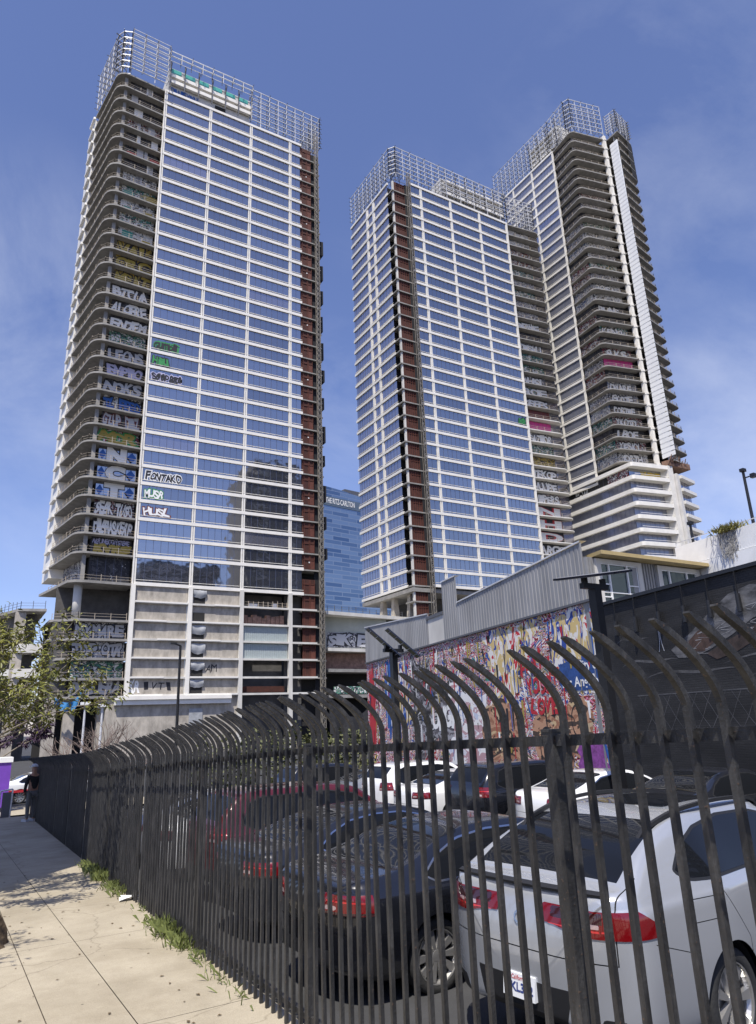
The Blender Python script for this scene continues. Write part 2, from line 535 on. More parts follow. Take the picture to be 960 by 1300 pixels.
def lattice(path, z0, z1, rows=7, step=2.9, depth=1.1, th=.19, spikes=True):
    """open steel screen frame: two layers of tubes and posts tied together"""
    mb = MB(True)
    for p, q in zip(path[:-1], path[1:]):
        u, l = unit2(p, q)
        n = (u[1], -u[0])
        k = max(1, int(round(l / step)))
        for i in range(k + 1):
            a = l * i / k
            x, y = p[0] + u[0] * a, p[1] + u[1] * a
            xi, yi = x - n[0] * depth, y - n[1] * depth
            mb.bar((x, y, z0 + (0 if i % 2 else 1.2)), (x, y, z1), th * .8)
            mb.bar((xi, yi, z0), (xi, yi, z1 - .6), th * .7, mi=1)
            for r in range(rows):
                z = lerp(z0 + 1.6, z1, r / (rows - 1))
                mb.bar((x, y, z), (xi, yi, z - .1), th * .6, mi=1)
                if spikes and i % 2 == 0: mb.bar((x, y, z), (x + n[0] * .7, y + n[1] * .7, z), th * .6, mi=1)
        for r in range(rows):
            z = lerp(z0 + 1.6, z1, r / (rows - 1))
            mb.bar((p[0], p[1], z), (q[0], q[1], z), th)
            mb.bar((p[0] - n[0] * depth, p[1] - n[1] * depth, z - .5), (q[0] - n[0] * depth, q[1] - n[1] * depth, z - .5), th * .6)
    return mb


def graf(root, P, u, a0, a1, z0, z1, base, body=None, fill='p_white', line='p_black', fr=(0.03, .97, .1, .9), n=.03, bold=.05, name='graffiti_panel'):
    """a window boarded or painted over, with the lettering sprayed on it"""
    mb = MB(True)
    mb.pane(P, u, a0, a1, n, z0, z1, 0)
    k = max(1, int((a1 - a0) / 1.5))
    for i in range(1, k):
        a = lerp(a0, a1, i / k)
        mb.obox(P, u, a - .03, a + .03, n - .02, n + .012, z0, z1, 3)
    if body:
        b0, b1 = lerp(a0, a1, fr[0]), lerp(a0, a1, fr[1])
        c0, c1 = lerp(z0, z1, fr[2]), lerp(z0, z1, fr[3])
        if len(body) == 1:
            letters(mb, body, P, u, b0 - .12, b1 + .12, c0 - .12, c1 + .12, n + .02, bold + .045, 2)
            letters(mb, body, P, u, b0, b1, c0, c1, n + .035, bold, 1)
        else:
            tag_letters(mb, body, P, u, b0, b1, c0, c1, n + .02, bold + .075, 2, root.name)
            tag_letters(mb, body, P, u, b0, b1, c0, c1, n + .045, bold, 1, root.name)
    return mb.build(name, [M[base], M[fill], M[line], M['mullion']], root)


def penthouse_tubes(root, P, u, a0, a1, z0, z1, rows):
    mb = MB(True)
    for r in range(rows):
        z = lerp(z0, z1, (r + .5) / rows)
        mb.obox(P, u, a0, a1, .1, .9, z - .55, z + .45)
    mb.build('cladding_rail', M['white_paint'], root)
    mb = MB(True)
    k = int((a1 - a0) / 3.5)
    for i in range(k + 1):
        a = lerp(a0, a1, i / k)
        mb.obox(P, u, a - .12, a + .12, .9, 1.2, z0 - 1.5, z1 + 3)
        mb.bar((P[0] + u[0] * a + u[1] * 1.2, P[1] + u[1] * a - u[0] * 1.2, z1), (P[0] + u[0] * a + u[1] * 2.2, P[1] + u[1] * a - u[0] * 2.2, z1 + 1.5), .15)
    mb.build('bracket_row', M['galv_dark'], root)


# ============ the left tower
GZ = -3.8            # ground at the towers in tower units
tl = empty('tower_block', tw((40, 142, GZ)), 'unfinished glass high-rise on the left with graffiti-painted corner balconies above concrete podium floors', 'high-rise', 'unfinished glass towers')
zl = [155.0 - 3.86 * i for i in range(32)] + [29.7]
P0, UX = (28.6, 142.0), (1.0, 0.0)
BX = [(.45, 10.95), (11.85, 21.95), (22.85, 33.15), (34.05, 36.5)]
facade(tl, P0, UX, BX, zl, [(0, .7), (11.4, .72), (22.4, .72), (33.6, .72)], keep=96, narrow=(3,))
# body behind the skins
mb = MB(True)
mb.prism([(28.7, 142.4), (65.2, 142.4), (65.2, 160), (28.7, 160)], 30.0, 154.8)
mb.prism([(20.6, 143.8), (28.7, 143.8), (28.7, 160), (17.6, 160)], 30.0, 154.8)
mb.prism([(65.2, 145.0), (71.0, 145.0), (71.0, 160), (65.2, 160)], -3, 154.8)
mb.build('core', M['void'], tl)
# corner balconies
SL = [(28.55, 141.95), (19.6, 141.35), (18.6, 141.45), (17.75, 141.95), (17.15, 142.7), (16.8, 143.7), (14.6, 158.5), (28.5, 158.5)]
texts_l = {31: ('g_dark', 'KVKS', 'p_gold', 'p_black'), 30: ('g_dark', 'DIEMASKERP', 'p_white', 'p_black'), 29: ('g_red', 'SEEK TUSO', 'p_white', 'p_black'),
           28: ('glass_blue', 'T', 'p_white', 'p_black'), 27: ('glass_blue', 'C', 'p_white', 'p_black'), 26: ('glass_blue', 'N', 'p_white', 'p_black'),
           25: ('g_red', 'MDR', 'p_gold', 'p_green'), 24: ('g_dark', 'GZUP DIZ', 'p_grey', 'p_brown'), 23: ('g_white', 'TL FEED', 'p_blue', 'p_black'),
           22: ('g_dark', 'NOKS', 'p_grey', 'p_black'), 21: ('g_dark', 'EMPIO', 'p_lilac', 'p_black'), 20: ('g_dark', 'LEONS', 'p_grey', 'p_black'),
           19: ('g_green', None, 'p_green', 'p_black'), 18: ('g_dark', 'ENDEM', 'p_white', 'p_black'), 17: ('g_dark', 'ALCFRE', 'p_white', 'p_black'),
           16: ('g_dark', 'BTCUA', 'p_white', 'p_black'), 15: ('g_yellow', 'MEAT', 'p_gold', 'p_black'), 14: ('g_yellow', 'ORC', 'p_gold', 'p_black'),
           13: ('g_yellow', 'VAL', 'p_gold', 'p_black'), 12: ('g_white', None, 'p_teal', 'p_black'), 11: ('g_mixed', None, 'p_white', 'p_black'),
           10: ('g_white', None, 'p_white', 'p_black'), 9: ('g_mixed', None, 'p_teal', 'p_black'), 8: ('g_white', None, 'p_white', 'p_black'), 4: ('g_red', None, 'p_red', 'p_black')}
PB, PBd = (20.2, 143.1), unit2((20.2, 143.1), (28.5, 143.5))[0]
PS, PSd = (17.4, 159.5), unit2((17.4, 159.5), (20.15, 143.1))[0]
for i, z in enumerate(zl):
    mb = MB(True)
    if i == 32:
        mb.prism([(28.55, 141.9), (19.6, 141.2), (17.9, 141.4), (16.6, 142.6), (13.4, 160), (28.5, 160)], z - .5, z)
    else:
        mb.prism(SL, z - .38, z)
    mb.build('balcony_slab', M['slab'], tl)
    if i == 0: continue
    zt, zb = zl[i - 1] - .38, z
    rail_mesh([(28.2, 142.1), (19.6, 141.55), (18.0, 142.0), (17.0, 143.6), (14.9, 158)], z).build('balcony_railing', M['rail_tan'], tl)
    mb = MB(True)
    mb.box(18.8, 19.5, 142.3, 143.0, zb, zt)
    mb.build('round_column', M['slab'], tl)
    base, body, fill, line = texts_l.get(i, ('g_dark', None, 'p_white', 'p_black'))
    if i in (26, 27, 28):
        graf(tl, PB, PBd, .05, 7.8, zb, zt, base, body, fill, line, (.2, .72, .02, .98), bold=.09)
        for a0, a1 in ((.1, 1.5), (5.7, 7.5)):
            mb = MB(True)
            zc = lerp(zb, zt, .5)
            mb.face([(PB[0] + a0, PB[1] - .10, zc), (PB[0] + (a0 + a1) / 2, PB[1] - .10, zc - 1.1), (PB[0] + a1, PB[1] - .10, zc), (PB[0] + (a0 + a1) / 2, PB[1] - .10, zc + 1.1)])
            mb.build('painted_arrow', M['p_blue'], tl)
    elif i == 31:
        graf(tl, PB, PBd, .05, 7.8, zb, zt, base, body, fill, line, (.12, .95, .08, .6), bold=.09)
        mb = MB(True)
        tag_letters(mb, 'NERJNEKAAYSTEME', PB, PBd, .4, 7.4, zt - 1.4, zt - .3, .1, .02)
        mb.build('sprayed_name', M['p_lilac'], tl)
    else:
        graf(tl, PB, PBd, .05, 7.8, zb, zt, base, body, fill, line)
    if i in (6, 9, 10, 12):      # patches of flat colour on the boards
        for q in range(2):
            mb = MB(True); a = (.3, 5.4)[q] + random.uniform(0, .6)
            mb.obox(PB, PBd, a, a + random.uniform(1.6, 2.6), .05, .09, zb + (.1 if q else .6), zb + random.uniform(1.5, 2.8))
            mb.build('painted_board', M['p_red'] if i == 6 else (M['p_teal'] if q == 0 else M['p_gold']), tl)
    if i < 9:      # unglazed upper floors: raw openings with a few boards
        mb = MB(True)
        for q in range(2):
            a = random.uniform(.5, 6)
            mb.obox(PB, PBd, a, a + random.uniform(.6, 1.6), .08, .14, zb, zt)
        mb.build('loose_board', M['p_white'] if i % 2 else M['p_grey'], tl)
    graf(tl, PS, PSd, .3, 14.4, zb, zt, random.choice(['g_grey', 'g_white', 'g_mixed', 'g_blue']) if i > 9 else 'g_dark')
# far white edge of the side
mb = MB(True)
mb.prism([(14.7, 158.6), (17.9, 158.6), (17.9, 166), (14.2, 166)], 33, 154)
for z in zl[:-1]:
    mb.prism([(14.15, 158.7), (14.75, 158.6), (14.4, 163), (13.8, 163)], z - .6, z)
mb.build('side_wall', M['white_paint'], tl)
# painted names on the glass
for i, body, fill, line, a1 in ((29, 'HUSL', 'p_white', 'p_brown', 5.8), (28, 'MUSR', 'p_white', 'p_green', 4.2), (27, 'FONTAKO', 'p_black', 'p_white', 7.6),
                                (19, 'Gumbi', 'p_black', 'p_green', 5.4), (20, 'Hiu', 'p_green', 'p_black', 3.6), (21, 'Seepage', 'p_black', 'p_lilac', 6.8)):
    mb = MB(True)
    zb = zl[i] + .75
    tag_letters(mb, body, P0, UX, .9, .7 + a1, zb + .1, zb + 2.0, .10, .12, 1)
    tag_letters(mb, body, P0, UX, .9, .7 + a1, zb + .1, zb + 2.0, .13, .035, 0)
    mb.build('sprayed_name', [M[fill], M[line]], tl)
# rust screens, hoist mast on the right end
for z in zl[1:] + [26.1, 22.4, 18.8, 15.2, 11.5]:
    mb = MB(True)
    mb.obox((65.3, 142.2), UX, 0, 3.2, -.1, 0.0, z, z + 3.4)
    mb.build('hoist_screen', M['rust'], tl)
for z in zl[1:] + [26.1, 22.4, 18.8, 15.2, 11.5]:
    mb = MB(True)
    for a in (.1, .5, 1.7, 1.95, 3.0): mb.obox((65.3, 142.2), UX, a, a + .1, 0, .12, z, z + 3.3)
    mb.obox((65.3, 142.2), UX, .1, 3.1, 0, .12, z + 2.2, z + 2.32)
    mb.obox((65.3, 142.2), UX, 2.0, 3.0, 0.01, .05, z + .2, z + 2.1, 0)
    mb.build('gate_frame', M['rust_frame'], tl)
    mb = MB(True)
    mb.box(65.3, 71.0, 141.9, 145, z - .3, z)
    mb.build('landing_slab', M['slab'], tl)
mb = MB(True)
for z in zl[3:-1:4]: mb.obox((66.9, 142.2), UX, 0, .28, .1, .16, z + 1.6, z + 1.85)
mb.build('notice_sheet', M['p_white'], tl)
mb = MB(True)
z = -3.0
while z < 158:
    for dx, dy in ((0, 0), (.8, 0), (0, .8), (.8, .8)):
        if z == -3.0: mb.bar((69.2 + dx, 140.6 + dy, z), (69.2 + dx, 140.6 + dy, 160), .14)
    mb.bar((69.2, 140.6, z), (70.0, 140.6, z + .75), .1); mb.bar((70.0, 140.6, z + .75), (69.2, 140.6, z + 1.5), .1)
    mb.bar((69.2, 140.6, z), (69.2, 141.4, z + 1.5), .08)
    mb.bar((69.2, 140.6, z), (70, 140.6, z), .1)
    z += 1.5
for z in zl[::3]: mb.bar((69.6, 141.4, z), (69.6, 143, z), .14)
mb.build('hoist_mast', M['mast'], tl)
mb = MB(True)
mb.obox((68.5, 142.6), UX, 0.0, 2.5, -.1, 0, -3, 154)
mb.build('netting', M['mesh_black'], tl)
for i, z in enumerate(zl[8:-1:2]):
    mb = MB(True)
    x1 = 71.4 + random.uniform(0, .5)
    mb.prism([(70.9, 142.2), (x1, 142.0), (x1 + .1, 146), (70.9, 146)], z - random.uniform(1, 3.5), z + 1.5)
    mb.build('netting', M['mesh_black'], tl)
# rooftop frame and plant room
zr = 155.4
lattice([(28.6, 141.6), (19.4, 141.2)], zr, 168.2, depth=1.5).build('roof_lattice', [M['galv'], M['galv_dark']], tl)
lattice([(14.7, 158), (16.6, 143.6), (17.6, 141.9), (19.4, 141.2)], zr, 168.2, depth=1.5, step=3.6).build('roof_lattice', [M['galv'], M['galv_dark']], tl)
lattice([(51, 141.8), (71.3, 142), (71.5, 158)], zr, 167.2, depth=2.0, step=2.6).build('roof_lattice', [M['galv'], M['galv_dark']], tl)
lattice([(29, 141.2), (51, 141.2)], 164.5, 167.6, rows=2, depth=1.0).build('roof_lattice', [M['galv'], M['galv_dark']], tl)
mb = MB(True)
mb.box(29.4, 51, 143.4, 156, zr - 1, 164.6)
mb.build('plant_room', M['concrete_light'], tl)
penthouse_tubes(tl, (29.4, 143.3), UX, 0, 21.6, 158.6, 162.4, 2)
mb = MB(True)
for k in range(6): mb.obox((29.4, 143.3), UX, .3 + 3.6 * k, 2.9 + 3.6 * k, .02, .1, 162.9, 164.3)
mb.build('plant_room_window', M['teal'], tl)
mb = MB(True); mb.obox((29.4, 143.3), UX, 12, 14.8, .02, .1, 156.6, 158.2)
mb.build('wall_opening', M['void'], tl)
mb = MB(True); tag_letters(mb, 'DIRISVIBZ', (29.4, 143.3), UX, .6, 7.5, 156.4, 158.2, .08, .03)
mb.build('sprayed_name', M['p_blue'], tl)
mb = MB(True)
for x in (53, 58, 60, 66): mb.bar((x, 144, zr), (x + .8, 143.4, zr + random.uniform(1.5, 3.2)), .12); mb.bar((x + .5, 144, zr), (x + 1.3, 143.4, zr + 2.2), .1)
mb.build('loose_rebar', M['galv_dark'], tl)
# podium floors under the tower
lv = [29.7, 26.1, 22.4, 18.8, 15.2, 11.5, 8.2]
for k in range(6):
    zt, zb = lv[k], lv[k + 1]
    mb = MB(True)
    mb.obox(P0, UX, -.4, 40.0, -.3, .48, zb - .22, zb + .18)
    mb.build('floor_edge', M['concrete_light'], tl)
    for j, (a0, a1) in enumerate(((.5, 10.9), (11.9, 21.9))):
        mb = MB(True)
        mb.obox(P0, UX, a0, a1, -.5, -.12, zb + .18, zt - .22)
        mb.build('wall_panel', M['concrete'], tl)
        mb = MB(True)
        s0 = random.choice((0, 0, .45)); 
        mb.obox(P0, UX, lerp(a0, a1, s0), a1 if s0 else lerp(a0, a1, random.choice((.6, 1.0))), .48, .58, zb - .1, zb + .22)
        mb.build('edge_channel', M['white_paint'], tl)
    # rough opening with wind-torn sheeting
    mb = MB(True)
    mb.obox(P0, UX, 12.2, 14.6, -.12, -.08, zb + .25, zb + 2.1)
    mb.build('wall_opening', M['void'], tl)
    if k != 1:
        mb = MB(True)
        pts = []; hs = zb + random.uniform(1.5, 2.0); am = random.uniform(.2, .7); ph = random.uniform(0, 3)
        for r in range(7):
            for c in range(9):
                t = r / 6
                a = 12.0 + 2.8 * c / 8 + random.uniform(-.08, .08); zz = lerp(hs, zb + 3.0, t) + random.uniform(-.1, .1) - am * (1 - t) * math.sin(c * .39 + .35 * math.sin(ph + c * .5))
                pts.append((P0[0] + a, P0[1] - (.12 + .32 * math.sin(math.pi * t * .9) * (.7 + .3 * math.sin(c * .9 + ph))), zz))
        mb._add(pts, [(r * 9 + c, r * 9 + c + 1, r * 9 + c + 10, r * 9 + c + 9) for r in range(6) for c in range(8)], 0)
        mb.build('torn_sheeting', M['fabric_grey'], tl, smooth=True)
for a in (0, 11.4, 22.4, 33.6):
    mb = MB(True)
    mb.obox(P0, UX, a - .42, a + .42, -.3, .53, 8.0 if a < 22 else -3, 29.6)
    mb.build('podium_column', M['white_paint'] if a in (0, 11.4) else M['concrete_light'], tl)
# open bays
mb = MB(True)
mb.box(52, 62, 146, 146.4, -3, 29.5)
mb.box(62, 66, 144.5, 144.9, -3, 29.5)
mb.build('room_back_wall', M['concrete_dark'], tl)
rail_mesh([(51.6, 142.2), (61.6, 142.2)], 26.2, 1.3, 1.1).build('safety_railing', M['rail_tan'], tl)
mb = MB(True)
for k in range(9):
    x = 51.8 + k * 1.05
    mb.box(x, x + .95, 142.8, 144, 22.6, 22.6 + random.uniform(1.4, 2.2))
mb.build('stored_pallet', M['brick_pile'], tl)
mb = MB(True)
mb.box(53, 55, 142.9, 143.8, 26.2, 27.1); mb.box(58.6, 59.5, 142.9, 143.8, 26.2, 27.3)
mb.build('stored_sack', M['p_white'], tl)
for zb, zt in ((18.9, 22.2), (15.3, 18.5)):
    mb = MB(True)
    for k in range(24):
        a = 23.0 + k * 10.1 / 24
        mb.obox(P0, UX, a, a + .32, -.25, -.1, zb, zt); mb.obox(P0, UX, a + .32, a + .421, -.25, -.16, zb, zt)
    mb.build('corrugated_panel', mat('pale_green_sheet', (0.40, 0.45, 0.44), 0.5, 0.2, var=0.1), tl)
mb = MB(True); mb.box(51.6, 61.6, 143.5, 144, 8.5, 9.8)
mb.build('stored_pallet', M['rust'], tl)
mb = MB(True)
tag_letters(mb, 'IVTI', P0, UX, 3.0, 8.6, 9.0, 10.8, -.09, .0)
tag_letters(mb, 'AM', P0, UX, 15.2, 17.6, 12.6, 14.2, -.09, .0)
mb.build('sprayed_name', M['p_black'], tl)
mb = MB(True); tag_letters(mb, 'KR', P0, UX, .6, 2.4, 8.5, 11.0, -.09, .05)
mb.build('sprayed_name', M['p_white'], tl)
# white band, concrete base
mb = MB(True)
mb.obox(P0, UX, -2.0, 20.5, -.2, .9, 7.4, 8.1); mb.obox(P0, UX, -2.0, 20.5, -.2, .55, 6.5, 7.4)
mb.build('canopy_band', M['white_paint'], tl)
mb = MB(True)
mb.obox(P0, UX, -3.4, 22.2, -1.6, -.3, -3.8, 8.0)
mb.build('base_wall', M['concrete'], tl)
mb = MB(True); mb.obox(P0, UX, 12.2, 14.9, -.25, -.1, 2.2, 5.6)
mb.build('torn_sheeting', M['fabric_grey'], tl)
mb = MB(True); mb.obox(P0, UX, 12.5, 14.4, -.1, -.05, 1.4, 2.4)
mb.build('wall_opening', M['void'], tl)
# corner podium decks on the left
for z, bt in ((22.4, 'MARENSE'), (18.8, 'TOP KTR'), (15.2, 'OTE'), (11.5, 'BULLERA'),):
    pass
for k, (z, bt, base) in enumerate(((22.4, None, 'g_dark'), (18.8, 'MYMARE', 'g_blue'), (15.2, 'TOP OTR', 'g_blue'), (11.5, None, 'g_green'), (8.2, 'BULLERA', 'g_dark'))):
    mb = MB(True)
    mb.prism([(28.2, 142.0), (19.0, 141.6), (14.4, 145), (14.2, 158), (28.2, 158)], z - .45, z)
    mb.build('podium_slab', M['slab'], tl)
    if k < 1:
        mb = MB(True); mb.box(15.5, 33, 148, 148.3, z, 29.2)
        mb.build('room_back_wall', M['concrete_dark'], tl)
        mb = MB(True); mb.tube((18.8, 144, z), (18.8, 144, 29.3), .8, n=12)
        mb.build('round_column', M['concrete_light'], tl, smooth=True)
    else:
        graf(tl, (18.4, 143.2), unit2((18.4, 143.2), (28.2, 143.6))[0], 0.2, 9.6, z, z + 3.2, base, bt, 'p_grey', 'p_black')
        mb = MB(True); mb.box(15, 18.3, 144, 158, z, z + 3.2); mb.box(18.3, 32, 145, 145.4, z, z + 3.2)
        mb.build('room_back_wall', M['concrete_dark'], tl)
    rail_mesh([(27.8, 142.2), (19.0, 141.9), (14.8, 145)], z, 1.2, 2.4).build('safety_railing', M['rail_tan'], tl)
for x in (15.0, 18.2, 24.0):
    mb = MB(True)
    mb.prism([(x, 143.4), (x + 1.9, 143.4), (x + 1.9, 145), (x, 145)], -3.8, 7.9)
    mb.build('podium_column', M['concrete'], tl)
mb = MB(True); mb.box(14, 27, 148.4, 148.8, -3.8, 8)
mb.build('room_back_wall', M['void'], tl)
# blue tarp hanging from the lowest deck
mb = MB(True)
pts = []
for c in range(15):
    t = c / 14
    x = lerp(16.2, 20.6, t); zc = 8.0 - 1.6 * math.sin(math.pi * t) + .5 * math.sin(5 * t) + 1.6 * t * t
    for r in range(4): pts.append((x, 141.3 - .25 * math.sin(c + r), zc - .55 * r))
mb._add(pts, [(c * 4 + r, c * 4 + r + 1, c * 4 + r + 5, c * 4 + r + 4) for c in range(14) for r in range(3)], 0)
mb.build('blue_tarp', M['tarp_blue'], tl, smooth=True)
# lower podium wing at the far left
pw = empty('podium_wing', tw((9, 150, GZ)), 'low unfinished concrete deck building left of the tower behind the tree', 'building')
for z in (24.6, 18.0, 13.5, 7.0):
    mb = MB(True)
    mb.prism([(13.9, 146), (9.3, 147), (5.0, 158), (4.5, 175), (13.9, 175)] if z > 20 else [(13.8, 146), (9.6, 147), (2.0, 158), (1.0, 175), (13.8, 175)], z - (.5 if z > 20 else 1.6), z)
    mb.build('floor_slab', M['concrete_light'] if z < 20 else M['slab'], pw)
mb = MB(True); mb.prism([(12.6, 150), (10.5, 151), (6, 160), (6, 174), (12.6, 174)], GZ, 24)
mb.build('core', M['concrete_dark'], pw)
mb = MB(True); mb.prism([(8.8, 147.4), (10.6, 147.4), (10.6, 149), (8.8, 149)], GZ, 24)
mb.build('column', M['concrete'], pw)
rail_mesh([(13.6, 146.2), (9.5, 147.2), (5.4, 158)], 24.6, 1.4, 1.5).build('safety_railing', M['galv_dark'], pw)

# ============ the middle tower
tm = empty('tower_block', tw((125, 142, GZ)), 'unfinished middle high-rise, white columned facade, rust-red hoist strip at its left corner', 'high-rise', 'unfinished glass towers')
zm = [157.4 - 3.86 * i for i in range(33)]
PM = (101.6, 142.0)
facade(tm, PM, UX, [(.1, 3.4), (4.3, 14.6), (15.5, 26.1), (27.0, 37.5)], zm, [(3.85, .74), (15.05, .74), (26.55, .74), (38.0, .78)], keep=64, narrow=(0,))
PL, UL = (95.6, 168.0), (0.0, -1.0)
facade(tm, PL, UL, [(.2, 10.0), (10.8, 13.9), (14.7, 22.6)], zm, [(10.4, 1.0), (14.3, 1.0)], keep=34, narrow=(1,), glass='glass_pale', ends=(-.2, 22.9))
mb = MB(True)
mb.prism([(101.6, 142.4), (139.6, 142.4), (139.6, 168), (101.6, 168)], 33.2, 157)
mb.prism([(96.0, 146.2), (101.6, 146.2), (101.6, 168), (96.0, 168)], 33.2, 157)
mb.build('core', M['void'], tm)
mb = MB(True)
mb.prism([(139.6, 146), (153.4, 146), (153.4, 168), (139.6, 168)], 10, 157)
for z in zm: mb.prism([(153.3, 146.2), (153.7, 146.2), (153.7, 168), (153.3, 168)], z - .4, z + .4)
mb.build('side_wall', M['concrete_light'], tm)
for i, z in enumerate(zm[1:] + [29.9, 26.0]):
    mb = MB(True)
    mb.obox((96.0, 143.0), UX, .35, 4.2, -.1, 0, z, z + 3.4)
    mb.build('hoist_screen', M['rust'], tm)
    mb = MB(True)
    for a in (.5, 1.1, 1.8, 2.4, 3.1, 3.9): mb.obox((96.0, 143.0), UX, a, a + .1, 0, .12, z, z + 3.3)
    mb.obox((96.0, 143.0), UX, 1.0, 4.0, 0, .12, z + 2.3, z + 2.42)
    mb.build('gate_frame', M['rust_frame'], tm)
    mb = MB(True)
    mb.prism([(95.5, 142.6), (101.4, 142.6), (101.4, 146.2), (95.5, 146.2)], z - .35, z)
    mb.build('landing_slab', M['slab'], tm)
mb = MB(True); mb.box(95.9, 96.35, 142.9, 143.5, 22, 157)
mb.build('corner_column', M['concrete_light'], tm)
mb = MB(True)
z = 22.0
for dx, dy in ((0, 0), (.8, 0), (0, .8), (.8, .8)): mb.bar((100.2 + dx, 140.9 + dy, z), (100.2 + dx, 140.9 + dy, 160), .14)
while z < 159:
    mb.bar((100.2, 140.9, z), (101.0, 140.9, z + .75), .1); mb.bar((101.0, 140.9, z + .75), (100.2, 140.9, z + 1.5), .1)
    mb.bar((100.2, 140.9, z), (101, 140.9, z), .1)
    z += 1.5
mb.build('hoist_mast', M['mast'], tm)
mb = MB(True); mb.obox((100.0, 142.7), UX, 0, 1.6, -.1, 0, 24, 157)
mb.build('netting', M['mesh_black'], tm)
# balconies at the right end of the middle tower
SM = [(139.8, 141.9), (151.2, 140.5), (152.6, 140.9), (153.5, 142.0), (153.9, 146), (139.8, 146)]
tm_txt = ['DKEP', 'ARGE', 'D', 'H', 'N', 'VIPERS', 'HUUPE', 'TEKCP', None, None, 'EAZIOR', None, None, 'KEFFS', 'ROE', 'WHSL', None, None, 'TIEMU', None, 'BEWE', None]
tm_base = ['g_grey', 'g_dark', 'p_black', 'p_black', 'p_black', 'g_red', 'g_grey', 'g_dark', 'g_yellow', 'g_green', 'g_grey', 'p_pink', 'p_brown', 'g_dark', 'g_mixed', 'g_grey', 'g_green', 'g_mixed', 'g_grey', 'g_dark', 'g_green', 'g_grey']
PQ, PQd = (140.2, 143.6), unit2((140.2, 143.6), (153, 142.4))[0]
for i, z in enumerate(reversed(zm)):
    mb = MB(True); mb.prism(SM, z - .34, z)
    mb.build('balcony_slab', M['slab'] if i > 14 else M['concrete_light'], tm)
    if i == len(zm) - 1: continue
    k = i - 2
    base = tm_base[k] if 0 <= k < len(tm_base) else random.choice(['g_white', 'g_grey', 'g_blue', 'g_mixed', 'g_red'])
    body = tm_txt[k] if 0 <= k < len(tm_txt) else None
    graf(tm, PQ, PQd, .3, 9.6, z + .05, z + 3.3, base, body, 'p_white', 'p_black' if base != 'p_black' else 'p_red')
    mb = MB(True); mb.pane(PQ, PQd, 9.7, 13.4, 0, z, z + 3.4)
    mb.build('side_glass', M['glass_pale'], tm)
    rail_mesh([(140.2, 142.0), (151.2, 140.7), (153.2, 142.0)], z, 1.0, 2.6).build('balcony_railing', M['rail_tan'], tm)
mb = MB(True); zb = zm[19] + .75
tag_letters(mb, 'Ghost', PM, UX, 34.3, 37.2, zb, zb + 2.1, .1, .11, 1); tag_letters(mb, 'Ghost', PM, UX, 34.3, 37.2, zb, zb + 2.1, .12, .03, 0)
mb.build('sprayed_name', [M['p_green'], M['p_black']], tm)
lattice([(95.4, 167.5), (95.3, 143.5), (96.6, 141.8), (140, 141.8)], 157.8, 169.0, depth=2.2, step=2.7).build('roof_lattice', [M['galv'], M['galv_dark']], tm)
lattice([(140, 141.8), (151, 140.7), (153.4, 146)], 157.8, 168.5, depth=2.0, step=2.0).build('roof_lattice', [M['galv'], M['galv_dark']], tm)
mb = MB(True); mb.box(115.5, 140, 144.2, 160, 157, 167.4)
mb.prism([(112.4, 144.2), (115.5, 144.2), (115.5, 150), (112.4, 150)], 157, 160.4)
mb.build('plant_room', M['concrete_light'], tm)
penthouse_tubes(tm, (116.5, 144.1), UX, 0, 23.6, 160.6, 167.2, 3)
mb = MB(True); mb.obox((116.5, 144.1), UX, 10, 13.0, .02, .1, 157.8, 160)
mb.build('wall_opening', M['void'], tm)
# legs and deck under the middle tower
mb = MB(True)
mb.prism([(95.4, 142.6), (154, 142.2), (154, 168), (95.4, 168)], 32.2, 33.2)
mb.build('transfer_slab', M['slab'], tm)
for x, y in ((97.0, 159.5), (97.2, 154.0), (97.6, 147), (108, 144), (120, 144), (132, 144), (145, 144)):
    mb = MB(True)
    v = []
    for zz, r in ((20.0, 1.5), (32.2, .55)):
        v += [(x - r, y - .7, zz), (x + r, y - .7, zz), (x + r, y + .7, zz), (x - r, y + .7, zz)]
    mb._add(v, [(0, 3, 2, 1), (4, 5, 6, 7), (0, 1, 5, 4), (1, 2, 6, 5), (2, 3, 7, 6), (3, 0, 4, 7)], 0)
    mb.build('tapered_column', M['concrete'], tm)
mb = MB(True); mb.prism([(104, 150), (150, 150), (150, 166), (104, 166)], 20, 32.2)
mb.build('core', M['concrete_dark'], tm)

# ============ podium between the towers
pd = empty('podium_building', tw((84, 150, GZ)), 'unfinished concrete podium between the left and middle towers with black tarps', 'building')
mb = MB(True)
mb.prism([(71.6, 143.0), (95, 146.5), (154, 146.5), (154, 175), (71.6, 175)], 25.6, 26.4)
mb.prism([(95, 141.6), (154, 141.6), (154, 146.5), (95, 146.5)], 23.4, 24.2)
mb.build('deck_slab', M['concrete_light'], pd)
mb = MB(True); mb.box(72, 90, 147.0, 148, 18.2, 25.6)
mb.build('pale_wall', mat('pale_green_block_wall', (0.42, 0.44, 0.39), 0.8, var=0.15, vscale=0.4), pd)
mb = MB(True); mb.prism([(90, 147.5), (152, 147.5), (152, 170), (90, 170)], GZ, 25.5)
mb.prism([(71.8, 149), (90, 149), (90, 170), (71.8, 170)], GZ, 18)
mb.build('core', M['void'], pd)
graf(pd, (72.5, 146.9), UX, 1, 14, 18.6, 22.0, 'g_grey', 'SIK EM', 'p_grey', 'p_black')
for z, mk in ((18.0, 'concrete_light'), (13.4, 'slab'), (7.8, 'slab')):
    mb = MB(True); mb.prism([(71.7, 142.4), (92, 144.4), (92, 149), (71.7, 149)], z - .7, z)
    mb.build('floor_slab', M[mk], pd)
mb = MB(True); mb.box(72, 88, 146, 146.4, 13.5, 17.2)
mb.build('stored_pallet', M['brick_pile'], pd)
